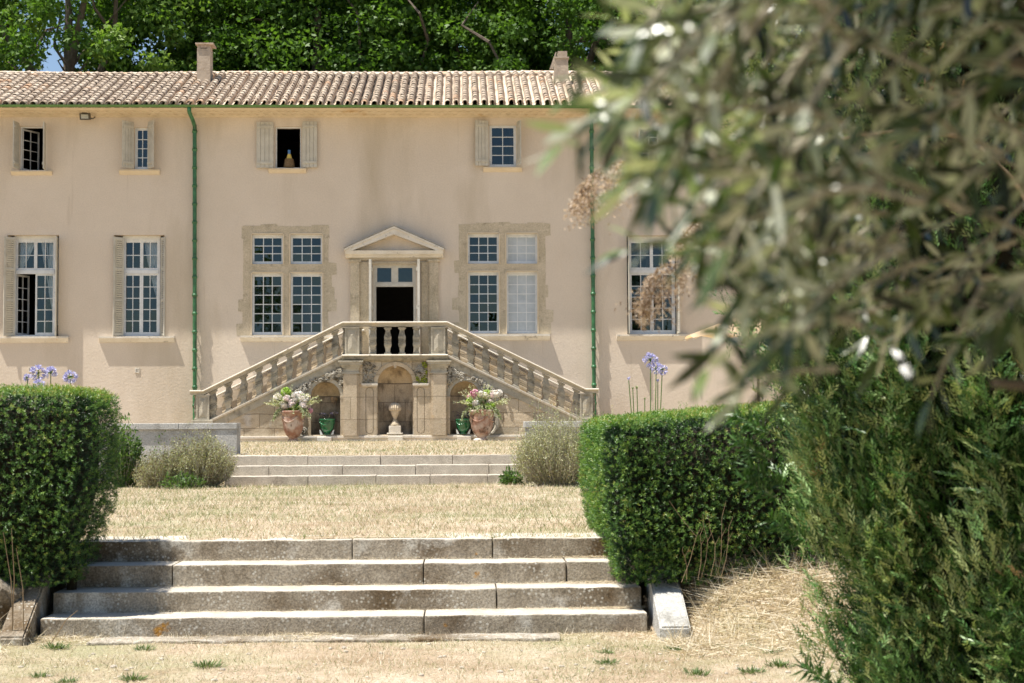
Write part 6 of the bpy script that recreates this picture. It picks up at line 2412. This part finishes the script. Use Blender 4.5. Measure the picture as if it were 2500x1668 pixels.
# ------------------------------------------------------------------ agapanthus
def agapanthus(label, hx, hy, Y, bx_, r, kind='open', grp=None):
    h = np.array(P(hx, hy, Y))
    b = np.array([P(bx_, 1200, Y).x, Y, ZM])
    t = thing('agapanthus', label, 'agapanthus', b, grp)
    mb = MB()
    mid = (h + b) / 2 + np.array([(h[0] - b[0]) * -.12, 0, 0])
    mb.tube([b, mid, h], [.008, .007, .0055], 6)
    mb.build('stalk', M['stem'], t)
    lv = Leaves()
    if kind == 'open':
        n = 46
        d = rdir(n, .25)
        hd = h + d * r * rng.uniform(.75, 1.0, (n, 1))
        for k in range(6):
            sd_ = unit(np.cross(d, rdir(n)))
            lv.add(T_LEAF, hd - d * r * .32, unit(d + sd_ * .45), d + rdir(n) * .4, r * .52, r * .14, np.clip(rng.normal(.45, .28, n), 0, 1))
        lv.build('flower_head', M['petal_blue'], t)
        l2 = Leaves()
        l2.add(T_TRI, np.repeat([h], n, 0), d, rdir(n), r * .75, .006, rng.random(n))
        l2.build('pedicels', M['shrub'], t)
    else:
        n = 18
        d = unit(rdir(n) * .5 + np.array([(h - b)[0] * .3, 0, 1.0]))
        lv.add(T_LEAF, np.repeat([h], n, 0), d, rdir(n), r * rng.uniform(.6, 1.1, n), r * .28, rng.random(n))
        lv.build('bud', M['petal_blue' if kind == 'bud' else 'sprig'], t)
    l3 = Leaves()
    m = 9
    a = rng.uniform(0, 6.28, m)
    dr = np.stack([np.cos(a), np.sin(a), np.full(m, .9)], 1)
    l3.add(T_LEAF, np.repeat([b], m, 0), dr, np.stack([np.cos(a), np.sin(a), np.full(m, -1.0)], 1), rng.uniform(.3, .5, m), .03, rng.random(m))
    l3.build('leaves', M['shrub'], t)


G1 = 'agapanthus behind the left hedge'
G2 = 'agapanthus behind the right hedge'
agapanthus('widest violet agapanthus head behind the left hedge', 93, 911, 17, 98, .088, grp=G1)
agapanthus('violet agapanthus head just right of the widest one behind the left hedge', 124, 910, 17.2, 122, .074, grp=G1)
agapanthus('small violet agapanthus head at the left end above the left hedge', 66, 922, 17.1, 92, .045, grp=G1)
agapanthus('low violet agapanthus head half sunk behind the left hedge top', 95, 938, 16.6, 92, .062, grp=G1)
agapanthus('separate pale violet agapanthus head on a curved stalk nearest the parapet', 172, 921, 17, 181, .082, grp=G1)
agapanthus('tallest violet agapanthus head behind the right hedge', 1588, 880, 17, 1589, .085, grp=G2)
agapanthus('violet agapanthus head touching the right side of the tallest one', 1602, 899, 17.2, 1597, .07, grp=G2)
agapanthus('pale violet agapanthus head lowest and rightmost of the open ones behind the right hedge', 1617, 903, 16.9, 1604, .06, grp=G2)
agapanthus('violet agapanthus bud leaning left over the right hedge', 1535, 929, 17, 1556, .045, 'bud', G2)
agapanthus('agapanthus bud below the open heads close to their stalks', 1606, 933, 17, 1605, .04, 'bud', G2)
agapanthus('cream agapanthus seed head beside the leaning violet bud', 1545, 952, 17.1, 1555, .035, 'seed', G2)
agapanthus('drooping cream agapanthus seed head right of the leaning bud', 1555, 951, 17.2, 1562, .045, 'seed', G2)
agapanthus('short green agapanthus bud just above the right hedge top', 1574, 977, 17, 1575, .035, 'seed', G2)

# ------------------------------------------------------------------ grass
def greenness(x, y):
    return fbm(x, y * .7, .55, 3.0) * .6 + fbm(x, y, 1.9, 8.0) * .5 + fbm(x * 2.3, y * 1.6, 2.1, 1.0) * .3


def blades(name, label, n, xr, yr, hgt, wid, green, lying=.3, clump=.0, pile=0.0, mask=None, long_=None):
    x = rng.uniform(*xr, n)
    y = rng.uniform(*yr, n)
    if mask is not None:
        k = mask(x, y)
        x, y = x[k], y[k]
        n = len(x)
    z = H(x, y) - .004
    if pile:
        z = z + rng.random(n) * pile * np.clip(.5 + fbm(x, y, 2.0, 4.0), 0, 1.4)
    g = greenness(x, y)
    isg = rng.random(n) < np.clip(green + g * .6, 0.01, .92)
    up = np.where(rng.random(n) < lying, rng.uniform(.02, .3, n), rng.uniform(.7, 2.2, n))
    a = rng.uniform(0, 2 * math.pi, n)
    d = np.stack([np.cos(a), np.sin(a), up], 1)
    L_ = hgt * rng.uniform(.4, 1.3, n) * np.where(rng.random(n) < .06, 1.9, 1.0)
    keep = rng.random(n) < np.clip(.62 + .6 * fbm(x * 1.4, y * 1.4, 1.6, 6.0), .05, 1)
    L_ = np.where(keep, L_, L_ * .25)
    tint = np.where(isg, rng.uniform(.68, 1.0, n), rng.uniform(0, .6, n))
    lv = Leaves()
    lv.add(T_TRI, np.stack([x, y, z], 1), d, rdir(n), L_, wid * rng.uniform(.7, 1.3, n), tint)
    o = lv.build(name, M['grass'])
    return tag(o, label, 'grass', kind='stuff')


blades('dry_grass', 'sparse dry straw and grass on the ground before the lower steps', 90000, (-4.6, 4.2), (9.9, 12.55), .045, .0045, .10, .6)
blades('lawn_grass', 'parched straw coloured grass of the middle lawn with greener patches', 260000, (-8.5, 7.0), (13.75, 26.9), .065, .0065, .42, .35,
       mask=lambda x, y: ((x > -4.3 - .08 * (y - 13.7)) & (x < 1.5 + .05 * (y - 13.7)) & ((y < 25.3) | (x < -3.9) | (x > 1.1))) | ((rng.random(len(x)) < .55) & ((y > 15.3) | (x < -3)) & ((y < 25.3) | (x < -3.9) | (x > 1.1))))
blades('terrace_grass', 'short yellowish grass before the double staircase', 130000, (-10.0, 5.5), (26.15, 43.4), .06, .012, .22, .3)
blades('straw', 'loose golden straw heaped on the bank below the right hedge', 30000, (1.55, 5.2), (11.0, 13.0), .20, .0065, -.35, .80, pile=.11, mask=lambda x, y: ((x > 1.82) | (y < 12.08)) & (rng.random(len(x)) < sstep(10.9, 11.9, y)))
blades('straw', 'loose straw drifted along the foot of the lower steps', 7000, (-3.4, 1.7), (12.14, 12.52), .09, .004, -.3, .9, pile=.03)
blades('straw', 'straw tufts under the left hedge beside the cheek stone', 5000, (-5.5, -3.4), (11.6, 12.9), .13, .005, .05, .55, pile=.03)
for yy_, zz_s in ((13.69, -.628), (13.30, -.808), (12.91, -.978)):
    n = 1500
    x = np.concatenate([rng.uniform(SX0, SX1, n // 2), SX1 - np.abs(rng.normal(size=n // 2)) * .4])
    x = np.clip(x, SX0, SX1)
    lv = Leaves()
    a = rng.uniform(0, 6.28, n)
    lv.add(T_TRI, np.stack([x, yy_ - np.abs(rng.normal(size=n)) * .05 - .01, np.full(n, zz_s + .004) + rng.random(n) * .012], 1),
           np.stack([np.cos(a), np.sin(a) * .35, rng.uniform(0, .15, n)], 1), np.array([[0, 0, 1.0]]) + np.zeros((n, 3)), rng.uniform(.02, .07, n), .004, rng.uniform(.1, .6, n))
    tag(lv.build('leaf_litter', M['grass']), 'rust coloured dry needles and straw in the angle of a lower step', 'litter', kind='stuff')

# small stones on the bare ground
mb = MB()
for i in range(170):
    x, y = random.uniform(-4.4, 4.0), random.uniform(10.0, 12.1)
    r_ = random.uniform(.006, .02)
    mb.ball((x, y, float(H(x, y)) + r_ * .3), r_, random.uniform(.8, 1.4), random.uniform(.7, 1.1), .6, 6, 4)
tag(mb.build('gravel', M['step_pale']), 'small pale stones scattered in the straw before the steps', 'gravel', kind='stuff')

# green weeds
wl = [(136, 1576, .10, 'spiky'), (505, 1622, .11, 'flat grey green'), (98, 1647, .07, 'small'), (355, 1581, .08, 'thin'), (161, 1660, .08, 'bright'), (325, 1655, .09, 'sprawling'),
      (1478, 1592, .06, 'compact'), (1482, 1614, .08, 'flat'), (1705, 1637, .09, 'upright'), (1833, 1582, .07, 'leggy'), (1885, 1594, .07, 'dark'), (1904, 1620, .10, 'largest spiky'), (1838, 1636, .09, 'greyish'), (1645, 1583, .08, 'grassy')]
near_ = ['by the left cheek stone', 'at the bottom left on bare straw', 'at the bottom left corner', 'before the left part of the steps', 'on the bottom edge left', 'on the bottom edge under the left steps',
         'right of centre below the steps', 'just below the compact one', 'at the bottom right centre', 'left of the dark one near the cypress', 'near the foot of the cypress', 'beside the cypress edge', 'on the bottom edge near the cypress', 'below the right cheek stone']
for (px_, py_, s_, adj), nr_ in zip(wl, near_):
    g = at_z(px_, py_, ZL + .02)
    g.z = float(H(g.x, g.y))
    t = None
    m = 110
    lv = Leaves()
    a = rng.uniform(0, 6.28, m)
    up = rng.uniform(.05, 1.2, m)
    d = np.stack([np.cos(a), np.sin(a), up], 1)
    st = np.array(g) + np.stack([np.cos(a), np.sin(a), a * 0], 1) * rng.uniform(0, s_ * .9, (m, 1))
    lv.add(T_LEAF, st, d + rng.normal(size=(m, 3)) * .35, np.stack([np.cos(a), np.sin(a), -1 / (up + .2)], 1), s_ * rng.uniform(.2, .75, m), s_ * .08, rng.random(m))
    me_ = lv.mesh('weed', g)
    o = link('weed_tuft', me_, M['weed'])
    o.location = g
    tag(o, adj + ' green weed tuft ' + nr_, 'weed', 'green weeds in the straw')

# thin dry stalks against the right hedge
stk = [(1664, 1410, 1700, 1310, 1634, 1223), (1704, 1405, 1712, 1330, 1716, 1290), (1712, 1400, 1728, 1320, 1716, 1255), (1735, 1395, 1746, 1330, 1730, 1260), (1760, 1400, 1778, 1320, 1790, 1262), (1752, 1392, 1762, 1310, 1772, 1225), (1676, 1405, 1672, 1360, 1668, 1335)]
for i, s_ in enumerate(stk):
    a, b, c = P(s_[0], s_[1] + 12, 12.45), P(s_[2], s_[3], 12.42), P(s_[4], s_[5], 12.4)
    mb = MB()
    mb.tube([a, (a + b) / 2 + Vector((.012, 0, 0)), b, (b + c) / 2 + Vector((-.015, 0, .01)), c], [.0026, .0024, .0021, .0018, .0012], 5)
    mb.tube([b, b + Vector((.035, -.01, .07))], [.0025, .001], 4)
    o = mb.build('dry_stalk', M['straw_stalk'])
    words_ = ['longest bent dry stalk leaning left before the right hedge', 'short straight brown stalk before the right hedge', 'second brown stalk just right of the short straight one before the hedge', 'crooked brown stalk in the middle of the stalks before the hedge',
              'rightmost brown stalk leaning right before the hedge', 'tall thin stalk next to the rightmost one before the hedge', 'small green-yellow stalk left of the others before the hedge']
    tag(o, words_[i], 'stalk', 'dry stalks before the right hedge')
for i, (px_, py_, px2, py2) in enumerate(((35, 1400, 8, 1300), (60, 1430, 40, 1340), (120, 1520, 190, 1490), (30, 1395, 28, 1290))):
    a, b = P(px_, py_ + 10, 12.2), P(px2, py2, 12.1)
    a.z = min(a.z, float(H(a.x, 12.2)) + .05)
    mb = MB()
    mb.tube([Vector((a.x, a.y, float(H(a.x, a.y)) - .02)), (a + b) / 2 + Vector((.02, 0, .03)), b], [.005, .004, .002], 5)
    tag(mb.build('dry_stalk', M['straw_stalk']), ['leaning dry stalk at the left picture edge before the hedge', 'dry stalk just left of the left cheek stone', 'pale stalk bending over the lowest step at the left', 'upright dry stalk near the left boulder'][i], 'stalk', 'dry stalks at the left hedge')
